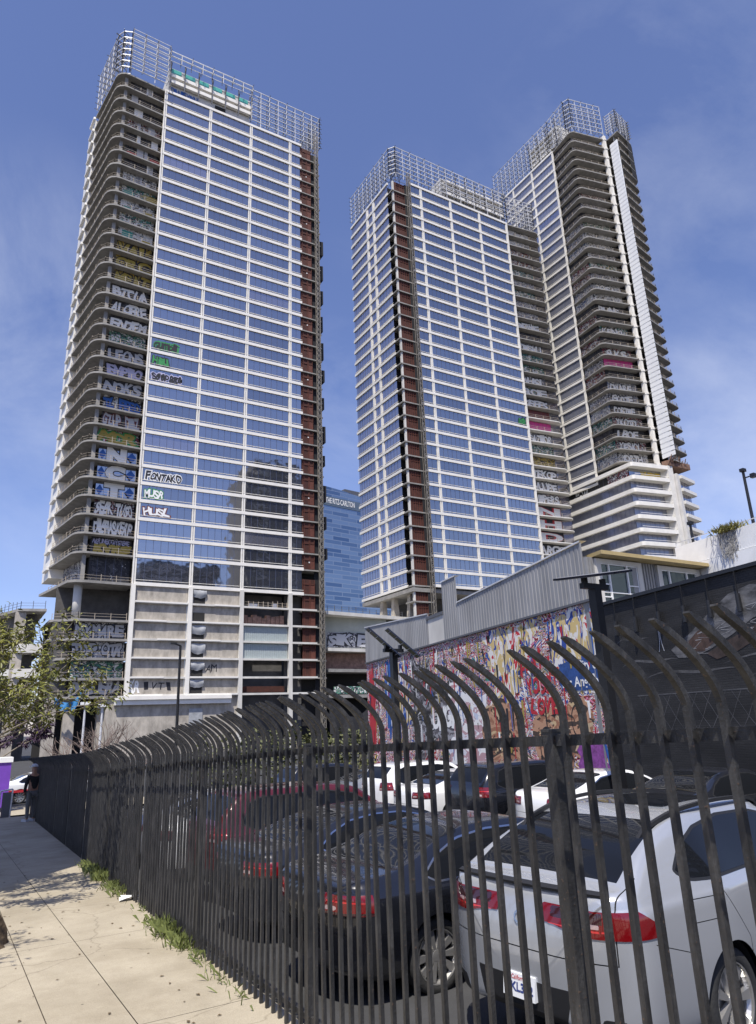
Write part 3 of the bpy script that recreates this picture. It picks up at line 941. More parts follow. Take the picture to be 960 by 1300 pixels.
graf(pd, (72.5, 143.6), UX, 1, 13, 8.0, 9.6, 'g_green')
for (xa, xb, zt) in ((71.8, 84, 7.2), (83, 91, 8.0)):
    mb = MB(True); pts = []
    n1, n2 = 20, 10
    for c in range(n1 + 1):
        t = c / n1
        for r in range(n2 + 1):
            q = r / n2
            sag = 4.2 * math.sin(math.pi * t) * (1 - .5 * q)
            pts.append((lerp(xa, xb, t), 142.6 - .5 * math.sin(t * 19) * q - .4 * q, lerp(zt - sag, -3.6, q)))
    mb._add(pts, [(c * (n2 + 1) + r, c * (n2 + 1) + r + 1, (c + 1) * (n2 + 1) + r + 1, (c + 1) * (n2 + 1) + r) for c in range(n1) for r in range(n2)], 0)
    mb.build('black_tarp', M['tarp_dark'], pd, smooth=True)
rail_mesh([(72, 143.2), (94.6, 146.7)], 26.4, 1.2, 2.0).build('safety_railing', M['galv_dark'], pd)

# ============ the right tower
tr = empty('tower_block', tw((170, 128, GZ)), 'tallest unfinished tower on the right with stacked curved grey balconies and a white fin panel', 'high-rise', 'unfinished glass towers')
z3 = [191.3 - 3.87 * i for i in range(33)]
PF, UF = (160.0, 161.5), (0.0, -1.0)
facade(tr, PF, UF, [(.3, 4.2), (4.8, 14.1), (15.0, 24.7)], z3[:-1] + [z3[-1]], [(4.5, .6), (14.55, .66), (25.1, .6)], keep=92, narrow=(0,), ends=(-.4, 25.1), glass='glass_milky')
CU = (158.5, 126.0); P2 = (171.5, 123.3)
mb = MB(True)
mb.prism([(160.9, 136.4), (160.7, 128.4), (171.5, 125.6), (181, 124), (181, 161.5), (160.4, 161.5)], 66, 191)
mb.build('core', M['void'], tr)
S3 = [(160.0, 136.5), (158.9, 128.6), (158.75, 127.4), (159.05, 126.5), (159.8, 125.85), P2, (171.5, 130), (160.0, 137)]
us1 = unit2((160.9, 136.4), (160.55, 128.3))
PW, PWd = (160.5, 128.2), unit2((160.5, 128.2), (171.5, 125.6))[0]
t3_txt = {31: 'WORTH', 30: 'XESKY', 29: 'LBOE', 28: 'YKOTD', 27: 'COETIF', 26: 'EKOTE', 25: 'DWARF', 22: 'SUKS', 20: 'KENO', 18: 'BUNE', 16: 'ROSA'}
for i, z in enumerate(z3[:-1]):
    mb = MB(True); mb.prism(S3, z - .36, z)
    mb.build('balcony_slab', M['slab'], tr)
    if i == 0: continue
    zt = z3[i - 1] - .36
    base = random.choice(['g_white', 'g_dark', 'g_blue', 'g_red', 'g_green', 'g_mixed', 'g_grey', 'g_dark', 'g_dark']) if i > 6 else random.choice(['g_dark', 'g_grey'])
    graf(tr, (160.9, 136.4), us1[0], .1, us1[1], z, zt, random.choice(['g_grey', 'g_dark', 'g_blue', 'g_mixed', 'g_dark', 'g_red']) if i > 9 else 'g_dark')
    graf(tr, PW, PWd, .1, 10.6, z, zt, 'p_pink' if i == 23 else base, t3_txt.get(i), 'p_white', 'p_black', (.1, .8, .1, .85))
    rail_mesh([(160.0, 136), (159.1, 128.4), (160, 126.1), (171, 123.7)], z, 1.0, 2.4).build('balcony_railing', M['rail_tan'], tr)
# white column, fin panel
mb = MB(True)
mb.prism([(171.3, 124.2), (171.4, 123.0), (172.2, 122.9), (172.4, 124.2)], 68, 192.5)
for z in z3[:-1]: mb.prism([(171.25, 123.4), (171.4, 122.85), (172.25, 122.75), (172.3, 123.4)], z - .7, z + .1)
mb.build('white_column', M['white_paint'], tr)
fin = MB(True)
k = 75
for r in range(k):
    za, zb_ = lerp(72.5, 188.0, r / k), lerp(72.5, 188.0, (r + 1) / k)
    y1 = lerp(117.6, 119.2, r / k)
    fin._add([(172.5, 122.0, za), (172.5, y1, za), (172.72, y1, za), (172.72, 122.0, za), (172.5, 122.0, zb_ - .25), (172.5, y1, zb_ - .25), (172.72, y1, zb_ - .25), (172.72, 122.0, zb_ - .25)],
             [(0, 3, 2, 1), (4, 5, 6, 7), (0, 1, 5, 4), (1, 2, 6, 5), (2, 3, 7, 6), (3, 0, 4, 7)], 0)
fin.prism([(172.6, 121.9), (172.56, 118.9), (172.8, 118.9), (172.8, 121.9)], 72.6, 187.9)
fin.build('fin_panel', mat('white_ribbed_sheet', (0.80, 0.81, 0.81), 0.4, 0.0, var=0.05, vscale=.3), tr)
# right-hand balconies
S3r = [(172.9, 118.4), (181.6, 120.2), (182.6, 120.7), (183.1, 121.6), (182.6, 130), (172.9, 130)]
PR, PRd = (173.0, 120.6), unit2((173.0, 120.6), (181.2, 122.3))[0]
for i, z in enumerate(z3[:-1]):
    mb = MB(True); mb.prism(S3r, z - .36, z)
    mb.build('balcony_slab', M['slab'], tr)
    if i == 0: continue
    graf(tr, PR, PRd, .1, 8.6, z, z3[i - 1] - .36, random.choice(['g_grey', 'g_white', 'g_dark', 'g_blue', 'g_mixed']))
    rail_mesh([(173, 118.6), (181.6, 120.4), (182.8, 121.6)], z, 1.0, 2.2).build('balcony_railing', M['rail_tan'], tr)
    if 1 <= i <= 4:
        mb = MB(True)
        mb.prism([(179, 119.6), (181.7, 120.15), (182.75, 120.7), (183.25, 121.6), (183.1, 123), (182.9, 123), (182.9, 121.8), (181.5, 120.5), (179, 119.9)], z + .1, z + 3.2)
        mb.build('netting', M['mesh_black'], tr)
# lower, finished floors with white bands
zlow = [69.4 - 3.86 * i for i in range(9)]
SB = [(160.2, 150), (158.1, 123.2), (158.1, 122.4), (158.7, 121.9), (172.4, 119.6)]
for i, z in enumerate(zlow):
    mb = MB(True)
    mb.prism(SB + [(172.4, 122), (160.6, 124), (161.6, 150)], z - 1.15, z)
    if i: mb.obox((158.9, 121.95), unit2((158.9, 121.95), (172.4, 119.7))[0], 0, 13.4, -.05, .03, z + .45, z + .55)
    mb.build('white_band', M['white_paint'], tr)
    if i == len(zlow) - 1: break
    zb, zt = zlow[i + 1], z - 1.15
    d1, l1 = unit2((160.9, 149), (159.0, 124.0))
    for q in range(3):
        a0, a1 = l1 * q / 3, l1 * (q + 1) / 3
        if i == 0:
            graf(tr, (160.9, 149), d1, a0 + .1, a1 - .1, zb, zt, ['g_white', 'void', 'g_red'][q] if q != 1 else 'void', 'CLAW' if q == 0 else None, 'p_black', 'p_white')
        else:
            win_mesh((160.9, 149), d1, a0, a1 - .12, zb, zt, 1.5).build('window', [M['glass_milky'], M['mullion']], tr)
    d2, l2 = unit2((159.0, 124.0), (170.6, 122.2))
    if i == 0: graf(tr, (159.0, 124.0), d2, .1, l2, zb, zt, 'glass_blue', 'WHERE', 'p_yellow', 'p_gold', (.35, .95, .1, .7))
    else: win_mesh((159.0, 124.0), d2, 0, l2, zb, zt, 1.6).build('window', [M['glass_milky'], M['mullion']], tr)
mb = MB(True); mb.prism([(159.6, 125.0), (171.4, 123.2), (172.2, 130), (181, 130), (181, 156), (161.4, 156)], GZ, 66)
mb.build('core', M['void'], tr)
mb = MB(True); mb.prism([(170.6, 122.6), (171.0, 119.7), (172.6, 119.4), (172.6, 122.8)], GZ, 69.5)
mb.build('stone_pier', M['white_stone'], tr)
mb = MB(True)
v = [(172.75, 120.6, GZ), (172.75, 117.6, GZ), (174.6, 117.9, GZ), (174.6, 121, GZ), (172.75, 120.2, 67), (172.75, 118.6, 67), (174.2, 118.9, 67), (174.2, 121, 67)]
mb._add(v, [(0, 3, 2, 1), (4, 5, 6, 7), (0, 1, 5, 4), (1, 2, 6, 5), (2, 3, 7, 6), (3, 0, 4, 7)], 0)
mb.build('stone_pier', M['white_stone'], tr)
for i, z in enumerate([66.6 - 3.86 * q for q in range(9)]):
    mb = MB(True); mb.prism([(174.4, 118.2), (183.2, 120.2), (183.6, 121.2), (183, 126), (174.4, 126)], z - .95, z)
    mb.build('white_band', M['white_paint'], tr)
    d3 = unit2((174.2, 119.8), (182.2, 121.6))[0]
    win_mesh((174.2, 119.8), d3, 0, 8.2, z - 3.86, z - .95, 1.6).build('window', [M['glass_pale'], M['mullion']], tr)
mb = MB(True)
mb.prism([(171.0, 121.5), (171.6, 119.2), (181, 119.4), (181, 124)], 69.5, 71.2)
for q in range(16):
    x = random.uniform(171, 180); mb.bar((x, 119.6, 69.8), (x + random.uniform(-.8, .8), 118.6, 69.8 + random.uniform(1, 3)), .18)
mb.build('raw_slab_end', mat('rusty_rebar_concrete', (0.22, 0.13, 0.09), 0.9, var=.5, vscale=.8), tr)
mb = MB(True)
for q in range(18):
    z = 45 + q * 1.35; mb.box(172.55, 172.75, 120.3, 121.3, z, z + .25)
mb.build('access_ladder', M['galv_dark'], tr)
# crown
lattice([(160, 167), (159.9, 137), (158.8, 128), (159.5, 126.0), (171.6, 123.2)], 192, 205.2, depth=2.0, step=2.4).build('roof_lattice', [M['galv'], M['galv_dark']], tr)
lattice([(172.6, 122.5), (173.2, 118.6), (181.6, 120.3), (183, 122), (183, 130)], 191.8, 200.5, depth=1.4, step=2.4).build('roof_lattice', [M['galv'], M['galv_dark']], tr)
mb = MB(True); mb.box(162.2, 176, 134, 148.5, 190.8, 202.5)
mb.build('plant_room', M['concrete_light'], tr)
penthouse_tubes(tr, (162.1, 148), UF, 0, 13.5, 193.5, 202.5, 4)

# ============ finished blue hotel tower far behind
bt_ = empty('hotel_tower', (150, 262, -3), 'distant finished blue glass hotel tower with curved roof between the left and middle towers', 'tower')
Pb = (131.5, 264.0); Ub = unit2((131.5, 264.0), (168.0, 270.0))[0]
mbt = MB()
bm_, bnt, bb = new_mat('striped_blue_glass')
_tc = bnt.nodes.new('ShaderNodeTexCoord'); _mp = bnt.nodes.new('ShaderNodeMapping'); _mp.inputs['Rotation'].default_value = (R(90), 0, 0)
_br = bnt.nodes.new('ShaderNodeTexBrick')
_br.inputs['Color1'].default_value = (0.24, 0.32, 0.42, 1); _br.inputs['Color2'].default_value = (0.05, 0.11, 0.22, 1); _br.inputs['Mortar'].default_value = (0.32, 0.37, 0.43, 1)
_br.inputs['Scale'].default_value = 1.0; _br.inputs['Mortar Size'].default_value = 0.18; _br.inputs['Brick Width'].default_value = 9.0; _br.inputs['Row Height'].default_value = 1.9
_br.inputs['Bias'].default_value = -0.25
bnt.links.new(_tc.outputs['Object'], _mp.inputs['Vector']); bnt.links.new(_mp.outputs['Vector'], _br.inputs['Vector']); bnt.links.new(_br.outputs['Color'], bb.inputs['Base Color'])
bb.inputs['Metallic'].default_value = 0.65; bb.inputs['Roughness'].default_value = 0.12
poly = []
for k in range(19):
    a = k / 18 * 40
    poly.append((a, 103.0 - 0.0028 * a * a - .02 * a))
n_ = (Ub[1], -Ub[0])
q = lambda a, z, d: (Pb[0] + Ub[0] * a - n_[0] * d, Pb[1] + Ub[1] * a - n_[1] * d, z)
fr = [q(0, -3, 0), q(40, -3, 0)] + [q(a, z, 0) for a, z in reversed(poly)]
bk = [q(0, -3, 25), q(40, -3, 25)] + [q(a, z, 25) for a, z in reversed(poly)]
kk = len(fr)
mbt._add(fr + bk, [tuple(range(kk)), tuple(range(2 * kk - 1, kk - 1, -1))] + [(i, i + kk, (i + 1) % kk + kk, (i + 1) % kk) for i in range(kk)], 0)
mbt.build('glass_body', bm_, bt_)
mb = MB(); mb.obox(Pb, Ub, .2, 30, 0, .25, 94.2, 98.4)
mb.build('sign_band', mat('dark_sign_band', (0.10, 0.14, 0.19), 0.4), bt_)
mb = MB(); letters(mb, 'THE RITZ-CARLTON', Pb, Ub, 1.2, 17.5, 95.2, 97.8, .4, .02)
mb.build('sign_lettering', M['p_white'], bt_)
mb = MB(); mb.obox(Pb, Ub, 13, 30, -8, -1, 99, 104.0)
mb.build('roof_crown', M['galv_dark'], bt_)

# ------------------------------------------------------------------ ground, lot, sidewalk, street
SLOPE = -0.03


def walk_z(y): return SLOPE * min(y, 60) if y > -20 else 0.6


def lot_z(y): return -0.42 - 0.033 * max(0, min(y, 60))


M['asphalt'] = mat('asphalt', (0.042, 0.042, 0.043), 0.9, var=0.35, vscale=0.8, bump=0.4, bscale=60)
mb = MB()
ys = [-400, -20, 0, 23, 60, 200, 900, 2500]
xs = [-2500, -400, -40, -2.35]
hz = lambda y: walk_z(max(-20, min(y, 60))) - .16
for a, b in zip(ys[:-1], ys[1:]):
    for c, d in zip(xs[:-1], xs[1:]):
        mb.face([(c, a, hz(a)), (d, a, hz(a)), (d, b, hz(b)), (c, b, hz(b))])
for a, b in ((30, 60), (60, 200), (200, 900), (900, 2500)):
    mb.face([(-2.35, a, hz(a)), (2500, a, hz(a)), (2500, b, hz(b)), (-2.35, b, hz(b))])
for a, b in ((-400, -20), (-20, 0)):
    mb.face([(-2.35, a, hz(a)), (2500, a, hz(a) - (.0 if a < -20 else 0)), (2500, b, hz(b)), (-2.35, b, hz(b))])
tag(mb.build('street_ground', M['asphalt']), kind='structure')
mb = MB()
for a, b in ((0, 10), (10, 30)):
    mb.face([(2.45, a, lot_z(a)), (60, a, lot_z(a)), (60, b, lot_z(b)), (2.45, b, lot_z(b))])
mb.face([(2.45, -0.01, lot_z(0)), (2.45, -0.01, -.16), (60, -.01, -.16), (60, -.01, lot_z(0))])
mb.face([(2.45, 30, lot_z(30)), (60, 30, lot_z(30)), (60, 30.3, hz(30) - .3), (2.45, 30.3, hz(30) - .3)])
tag(mb.build('parking_lot', M['asphalt']), kind='structure')
# painted bay lines
mb = MB()
for k in range(-1, 12):
    y = 3.65 + 2.65 * k
    if y < 0.5 or y > 29: continue
    z = lot_z(y) + .005
    mb.face([(12.2, y - .05, z), (17, y - .05, z), (17, y + .05, z), (12.2, y + .05, z)])
tag(mb.build('road_marking', mat('worn_white_line', (0.5, 0.5, 0.47), 0.8, var=0.4, vscale=4)), kind='structure')

# concrete sidewalk with scored joints, stains
sm, st, sb = new_mat('sidewalk_concrete')
N = st.nodes; K = st.links.new
tc_ = N.new('ShaderNodeTexCoord')
n1 = N.new('ShaderNodeTexNoise'); n1.inputs['Scale'].default_value = 1.3; n1.inputs['Detail'].default_value = 8; n1.inputs['Roughness'].default_value = .7
n2 = N.new('ShaderNodeTexNoise'); n2.inputs['Scale'].default_value = 130; n2.inputs['Detail'].default_value = 3
n3 = N.new('ShaderNodeTexVoronoi'); n3.inputs['Scale'].default_value = 3.4
for n_ in (n1, n2, n3): K(tc_.outputs['Object'], n_.inputs['Vector'])
r1 = N.new('ShaderNodeValToRGB')
r1.color_ramp.elements[0].position = .3; r1.color_ramp.elements[0].color = (0.335, 0.29, 0.21, 1)
r1.color_ramp.elements[1].position = .7; r1.color_ramp.elements[1].color = (0.45, 0.395, 0.295, 1)
K(n1.outputs['Fac'], r1.inputs['Fac'])
r2 = N.new('ShaderNodeValToRGB')
r2.color_ramp.elements[0].position = .3; r2.color_ramp.elements[0].color = (.72, .72, .72, 1)
r2.color_ramp.elements[1].position = .65; r2.color_ramp.elements[1].color = (1.05, 1.05, 1.05, 1)
K(n2.outputs['Fac'], r2.inputs['Fac'])
m1 = N.new('ShaderNodeMix'); m1.data_type = 'RGBA'; m1.blend_type = 'MULTIPLY'; m1.inputs[0].default_value = .8
K(r1.outputs['Color'], m1.inputs[6]); K(r2.outputs['Color'], m1.inputs[7])
r3 = N.new('ShaderNodeValToRGB')      # dropped gum
r3.color_ramp.elements[0].position = .03; r3.color_ramp.elements[0].color = (.35, .34, .33, 1)
r3.color_ramp.elements[1].position = .05; r3.color_ramp.elements[1].color = (1, 1, 1, 1)
K(n3.outputs['Distance'], r3.inputs['Fac'])
m2 = N.new('ShaderNodeMix'); m2.data_type = 'RGBA'; m2.blend_type = 'MULTIPLY'; m2.inputs[0].default_value = 1
K(m1.outputs[2], m2.inputs[6]); K(r3.outputs['Color'], m2.inputs[7])
nd = N.new('ShaderNodeTexNoise'); nd.inputs['Scale'].default_value = 2.2; nd.inputs['Detail'].default_value = 6
K(tc_.outputs['Object'], nd.inputs['Vector'])
vm_ = N.new('ShaderNodeVectorMath'); vm_.operation = 'MULTIPLY_ADD'; vm_.inputs[1].default_value = (.5, .5, .5)
K(nd.outputs['Color'], vm_.inputs[0]); K(tc_.outputs['Object'], vm_.inputs[2])
vc = N.new('ShaderNodeTexVoronoi'); vc.feature = 'DISTANCE_TO_EDGE'; vc.inputs['Scale'].default_value = .42
K(vm_.outputs[0], vc.inputs['Vector'])
rc = N.new('ShaderNodeValToRGB')
rc.color_ramp.elements[0].position = .0; rc.color_ramp.elements[0].color = (.35, .32, .28, 1)
rc.color_ramp.elements[1].position = .006; rc.color_ramp.elements[1].color = (1, 1, 1, 1)
K(vc.outputs['Distance'], rc.inputs['Fac'])
ns = N.new('ShaderNodeTexNoise'); ns.inputs['Scale'].default_value = .55; ns.inputs['Detail'].default_value = 6; ns.inputs['Roughness'].default_value = .7
K(tc_.outputs['Object'], ns.inputs['Vector'])
rs_ = N.new('ShaderNodeValToRGB')
rs_.color_ramp.elements[0].position = .36; rs_.color_ramp.elements[0].color = (.74, .72, .68, 1)
rs_.color_ramp.elements[1].position = .56; rs_.color_ramp.elements[1].color = (1, 1, 1, 1)
K(ns.outputs['Fac'], rs_.inputs['Fac'])
m3 = N.new('ShaderNodeMix'); m3.data_type = 'RGBA'; m3.blend_type = 'MULTIPLY'; m3.inputs[0].default_value = .45
K(m2.outputs[2], m3.inputs[6]); K(rc.outputs['Color'], m3.inputs[7])
m4 = N.new('ShaderNodeMix'); m4.data_type = 'RGBA'; m4.blend_type = 'MULTIPLY'; m4.inputs[0].default_value = .8
K(m3.outputs[2], m4.inputs[6]); K(rs_.outputs['Color'], m4.inputs[7])
K(m4.outputs[2], sb.inputs['Base Color'])
sb.inputs['Roughness'].default_value = .9
bp = N.new('ShaderNodeBump'); bp.inputs['Strength'].default_value = .35; bp.inputs['Distance'].default_value = .01
K(n2.outputs['Fac'], bp.inputs['Height']); K(bp.outputs['Normal'], sb.inputs['Normal'])
FX = lambda y: 2.25 + 0.0245 * y          # the fence line
mb = MB()
gap = .004
xc = [-2.2, -.6, .93, 1.50]
yy = -6.0
rows = []
while yy < 30: rows.append((yy, yy + 3.05)); yy += 3.05
def slab_face(x0, x1, y0, y1, lift=0.0):
    mb.face([(x0, y0, walk_z(y0) + lift), (x1 if not callable(x1) else x1(y0), y0, walk_z(y0) + lift), (x1 if not callable(x1) else x1(y1), y1, walk_z(y1) + lift), (x0, y1, walk_z(y1) + lift)])
for (y0, y1) in rows:
    for i in range(4):
        x0 = xc[i]; x1 = xc[i + 1] - gap if i < 3 else (lambda y: FX(y) + .10)
        slab_face(x0 + (.0 if i == 0 else gap), x1, y0 + gap, y1 - gap)
tag(mb.build('sidewalk', sm), kind='structure')
mb = MB()
mb.face([(-2.2, -6, walk_z(-6) - .012), (FX(-6) + .1, -6, walk_z(-6) - .012), (FX(30.6) + .1, 30.6, walk_z(30.6) - .012), (-2.2, 30.6, walk_z(30.6) - .012)])
mb.face([(FX(-6) + .1, -6, walk_z(-6)), (FX(-6) + .1, -6, -1.3), (FX(30.6) + .1, 30.6, -1.6), (FX(30.6) + .1, 30.6, walk_z(30.6))])
mb.face([(2.44, -6, walk_z(-6) - .3), (FX(30.6) + .1, 30.6, walk_z(30.6) - .05), (FX(30.6) + .1, 30.6, -1.5), (2.44, -6, -1.3)])
tag(mb.build('pavement_bed', mat('dirt_joint', (0.07, 0.055, 0.04), 0.95, var=.3)), kind='structure')
mb = MB()
mb._add([(-2.35, -6, walk_z(-6)), (-2.2, -6, walk_z(-6)), (-2.2, 30.6, walk_z(30.6)), (-2.35, 30.6, walk_z(30.6)), (-2.37, -6, walk_z(-6) - .2), (-2.37, 30.6, walk_z(30.6) - .2)], [(0, 1, 2, 3), (4, 0, 3, 5)], 0)
tag(mb.build('kerb', M['concrete_light']), kind='structure')
# bright crossing pavement beyond the fence end
mb = MB()
mb.face([(-8, 32.5, hz(32) + .08), (9, 32.5, hz(32) + .08), (9, 38, hz(38) + .08), (-8, 38, hz(38) + .08)])
tag(mb.build('far_pavement', sm), kind='structure')

# ------------------------------------------------------------------ the fence
fm, ft, fb_ = new_mat('weathered_black_steel')
_n = ft.nodes; _k = ft.links.new
_t = _n.new('ShaderNodeTexCoord'); _m1 = _n.new('ShaderNodeMapping'); _m1.inputs['Scale'].default_value = (1, 1, .25)
_k(_t.outputs['Object'], _m1.inputs['Vector'])
_a = _n.new('ShaderNodeTexNoise'); _a.inputs['Scale'].default_value = 14; _a.inputs['Detail'].default_value = 8; _a.inputs['Roughness'].default_value = .7
_k(_m1.outputs['Vector'], _a.inputs['Vector'])
_r = _n.new('ShaderNodeValToRGB')
_r.color_ramp.elements[0].position = .34; _r.color_ramp.elements[0].color = (0.010, 0.010, 0.010, 1)
_r.color_ramp.elements[1].position = .72; _r.color_ramp.elements[1].color = (0.062, 0.060, 0.057, 1)
_e = _r.color_ramp.elements.new(.52); _e.color = (0.026, 0.0255, 0.025, 1)
_k(_a.outputs['Fac'], _r.inputs['Fac'])
_b = _n.new('ShaderNodeTexNoise'); _b.inputs['Scale'].default_value = 60; _b.inputs['Detail'].default_value = 4
_k(_t.outputs['Object'], _b.inputs['Vector'])
_r2 = _n.new('ShaderNodeValToRGB')
_r2.color_ramp.elements[0].position = .66; _r2.color_ramp.elements[0].color = (0, 0, 0, 1)
_r2.color_ramp.elements[1].position = .72; _r2.color_ramp.elements[1].color = (.8, .8, .8, 1)
_k(_b.outputs['Fac'], _r2.inputs['Fac'])
_x = _n.new('ShaderNodeMix'); _x.data_type = 'RGBA'; _x.inputs[7].default_value = (0.10, 0.062, 0.04, 1)
_k(_r2.outputs['Color'], _x.inputs[0]); _k(_r.outputs['Color'], _x.inputs[6]); _k(_x.outputs[2], fb_.inputs['Base Color'])
fb_.inputs['Roughness'].default_value = .5
_p = _n.new('ShaderNodeBump'); _p.inputs['Strength'].default_value = .4; _p.inputs['Distance'].default_value = .008
_k(_b.outputs['Fac'], _p.inputs['Height']); _k(_p.outputs['Normal'], fb_.inputs['Normal'])
M['fence'] = fm
def rail_drop(y): return -.25 * max(0.0, min(1.0, (y - 5.5) / 9.5))
fn = empty('steel_fence', (FX(0), 0, 0), 'long dark steel picket fence with outward-curved tops running beside the pavement', 'fence')
FU = unit2((FX(0), 0), (FX(30), 30))[0]
FN = (-FU[1], FU[0])          # outwards, over the pavement


def picket(mb, y, jit):
    b = .0125
    x = FX(y); gz = walk_z(y)
    dp = rail_drop(y)
    sec = [(0.0, gz - .02), (0.0, gz + .9), (0.0, gz + 1.90 + dp)]
    for k in range(1, 15):
        h = .295 * k / 14
        sec.append((3.25 * h * h + jit * .0022 * k, gz + 1.945 + dp + h))
    vs = []
    lean = jit * .012
    for i, (o, z) in enumerate(sec):
        hh = z - gz
        if i == 0 or i == len(sec) - 1:
            a, c = (sec[0], sec[1]) if i == 0 else (sec[-2], sec[-1])
        else:
            a, c = sec[i - 1], sec[i + 1]
        t = Vector((c[0] - a[0], c[1] - a[1])).normalized()
        nrm = (-t.y, t.x)           # in (out, z) plane
        bb = b if i < len(sec) - 1 else b * .3
        for s1, s2 in ((-1, -1), (1, -1), (1, 1), (-1, 1)):
            oo = o + nrm[0] * bb * s2; zz = z + nrm[1] * bb * s2
            vs.append((x + FN[0] * oo + FU[0] * (b * s1 + lean * hh), y + FN[1] * oo + FU[1] * (b * s1 + lean * hh), zz))
    fs = []
    n = len(sec)
    for i in range(n - 1):
        for q in range(4):
            fs.append((i * 4 + q, i * 4 + (q + 1) % 4, (i + 1) * 4 + (q + 1) % 4, (i + 1) * 4 + q))
    fs.append(tuple((n - 1) * 4 + q for q in range(4)))
    mb._add(vs, fs, 0)


posts = [-0.2, 2.44, 5.14, 7.95, 10.75, 13.5, 16.3, 19.1, 21.9, 24.7, 27.5, 30.0]
y = 0.62
near = 0
rest = MB()
while y < 30.0:
    if min(abs(y - p) for p in posts) > .05:
        mb = MB()
        picket(mb, y, random.gauss(0, .45) if random.random() > .06 else random.choice((-1, 1)) * random.uniform(1.2, 2.2))
        if near < 100:
            mb.build('picket', M['fence'], fn); near += 1
        else:
            o = len(rest.v); rest.v += mb.v; rest.f += [tuple(i + o for i in f) for f in mb.f]; rest.m += mb.m
    y += .132
rest.build('picket', M['fence'], fn, kind='stuff')
for p in posts:
    mb = MB()
    mb.obox((FX(p), p), FU, -.032, .032, .0, .064, walk_z(p) - .05, walk_z(p) + 1.90 + rail_drop(p))
    mb.build('post', M['fence'], fn)
    if p > 0:
        mb = MB(); mb.obox((FX(p), p), FU, -.036, .036, -.004, .068, walk_z(p) + 1.90 + rail_drop(p), walk_z(p) + 1.912 + rail_drop(p))
        mb.build('post_cap', M['fence'], fn)
for a, b in zip(posts[:-1], posts[1:]):
    for h, t in ((1.862, .045), (0.12, .036)):
        mb = MB()
        d0, d1 = (rail_drop(a), rail_drop(b)) if h > 1 else (0, 0)
        p = (FX(a) - FN[0] * .033, a - FN[1] * .033, walk_z(a) + h + d0); q = (FX(b) - FN[0] * .033, b - FN[1] * .033, walk_z(b) + h + d1)
        mb.bar(p, q, .038, t)
        mb.build('rail', M['fence'], fn)
# weeds at its foot
M['weed'] = mat('weed_green', (0.13, 0.15, 0.035), 0.7, var=.55, vscale=14, dark=(0.045, 0.06, 0.015))
mb = MB()
for (yc, n_, hh) in ((6.3, 14, .10), (6.9, 20, .12), (7.5, 26, .14), (8.2, 110, .17), (8.75, 190, .22), (9.3, 80, .13), (10.4, 14, .1), (11.6, 40, .2), (12.3, 140, .16), (13.3, 220, .22), (14.2, 160, .2), (15, 90, .16)):
    for k in range(int(n_ * 1.1)):
        y = yc + random.gauss(0, .15); x = FX(y) - .03 - abs(random.gauss(0, .08)); z = walk_z(y)
        a = random.uniform(0, 6.28); h = hh * random.uniform(.3, 1); l = random.uniform(.01, .07)
        dx, dy = math.cos(a), math.sin(a)
        wd = random.uniform(.002, .006)
        mb._add([(x - dy * wd, y + dx * wd, z), (x + dy * wd, y - dx * wd, z), (x + dx * l + dy * wd, y + dy * l - dx * wd, z + h * .7), (x + dx * l * 1.8, y + dy * l * 1.8, z + h * random.uniform(.6, 1.0))], [(0, 1, 2), (0, 2, 3)], 0)
tag(mb.build('weeds', M['weed']), 'green weeds and grass tufts along the foot of the fence', 'weeds', kind='stuff')
# dead leaves on the pavement
mb = MB()
for k in range(150):
    x, y = random.uniform(-.3, 2.2), random.uniform(3, 15); z = walk_z(y) + .006; a = random.uniform(0, 6.28); l = random.uniform(.01, .035)
    mb._add([(x, y, z), (x + l * math.cos(a + .5), y + l * math.sin(a + .5), z + .006), (x + 1.7 * l * math.cos(a), y + 1.7 * l * math.sin(a), z), (x + l * math.cos(a - .5), y + l * math.sin(a - .5), z + .004)], [(0, 1, 2, 3)], 0)
tag(mb.build('fallen_leaves', mat('dry_leaf', (0.12, 0.08, 0.035), 0.9, var=.4)), kind='stuff')
# a scrap of paper by the weeds
mb = MB()
pts = [(FX(11) - .18 + .08 * (i % 4) + random.uniform(-.03, .03), 11.1 + .07 * (i // 4), walk_z(11) + .01 + random.uniform(0, .05)) for i in range(12)]
mb._add(pts, [(r * 4 + c, r * 4 + c + 1, r * 4 + c + 5, r * 4 + c + 4) for r in range(2) for c in range(3)], 0)
tag(mb.build('paper_litter', M['p_white']), 'crumpled white paper on the pavement by the fence', 'litter')
# stump at the left edge
mb = MB()
n_ = 22
ring = lambda r, z, s: [(.42 + (r + .05 * math.sin(i * 2.3 + s)) * math.cos(6.283 * i / n_) * 1.1, 9.75 + (r + .04 * math.cos(i * 1.7)) * math.sin(6.283 * i / n_), z + .02 * math.sin(i * 3 + s)) for i in range(n_)]
z0 = walk_z(9.75)
rings = [ring(.42, z0, 0), ring(.36, z0 + .12, 1), ring(.30, z0 + .24, 2), ring(.27, z0 + .30, 2), ring(.05, z0 + .22, 3)]
vs = sum(rings, [])
mb._add(vs, [(r * n_ + i, r * n_ + (i + 1) % n_, (r + 1) * n_ + (i + 1) % n_, (r + 1) * n_ + i) for r in range(4) for i in range(n_)], 0)
tag(mb.build('tree_stump', mat('rough_bark', (0.12, 0.085, 0.05), 0.95, var=.6, vscale=10, bump=1.0, bscale=22)), 'low rough tree stump on the pavement at the left edge', 'stump')

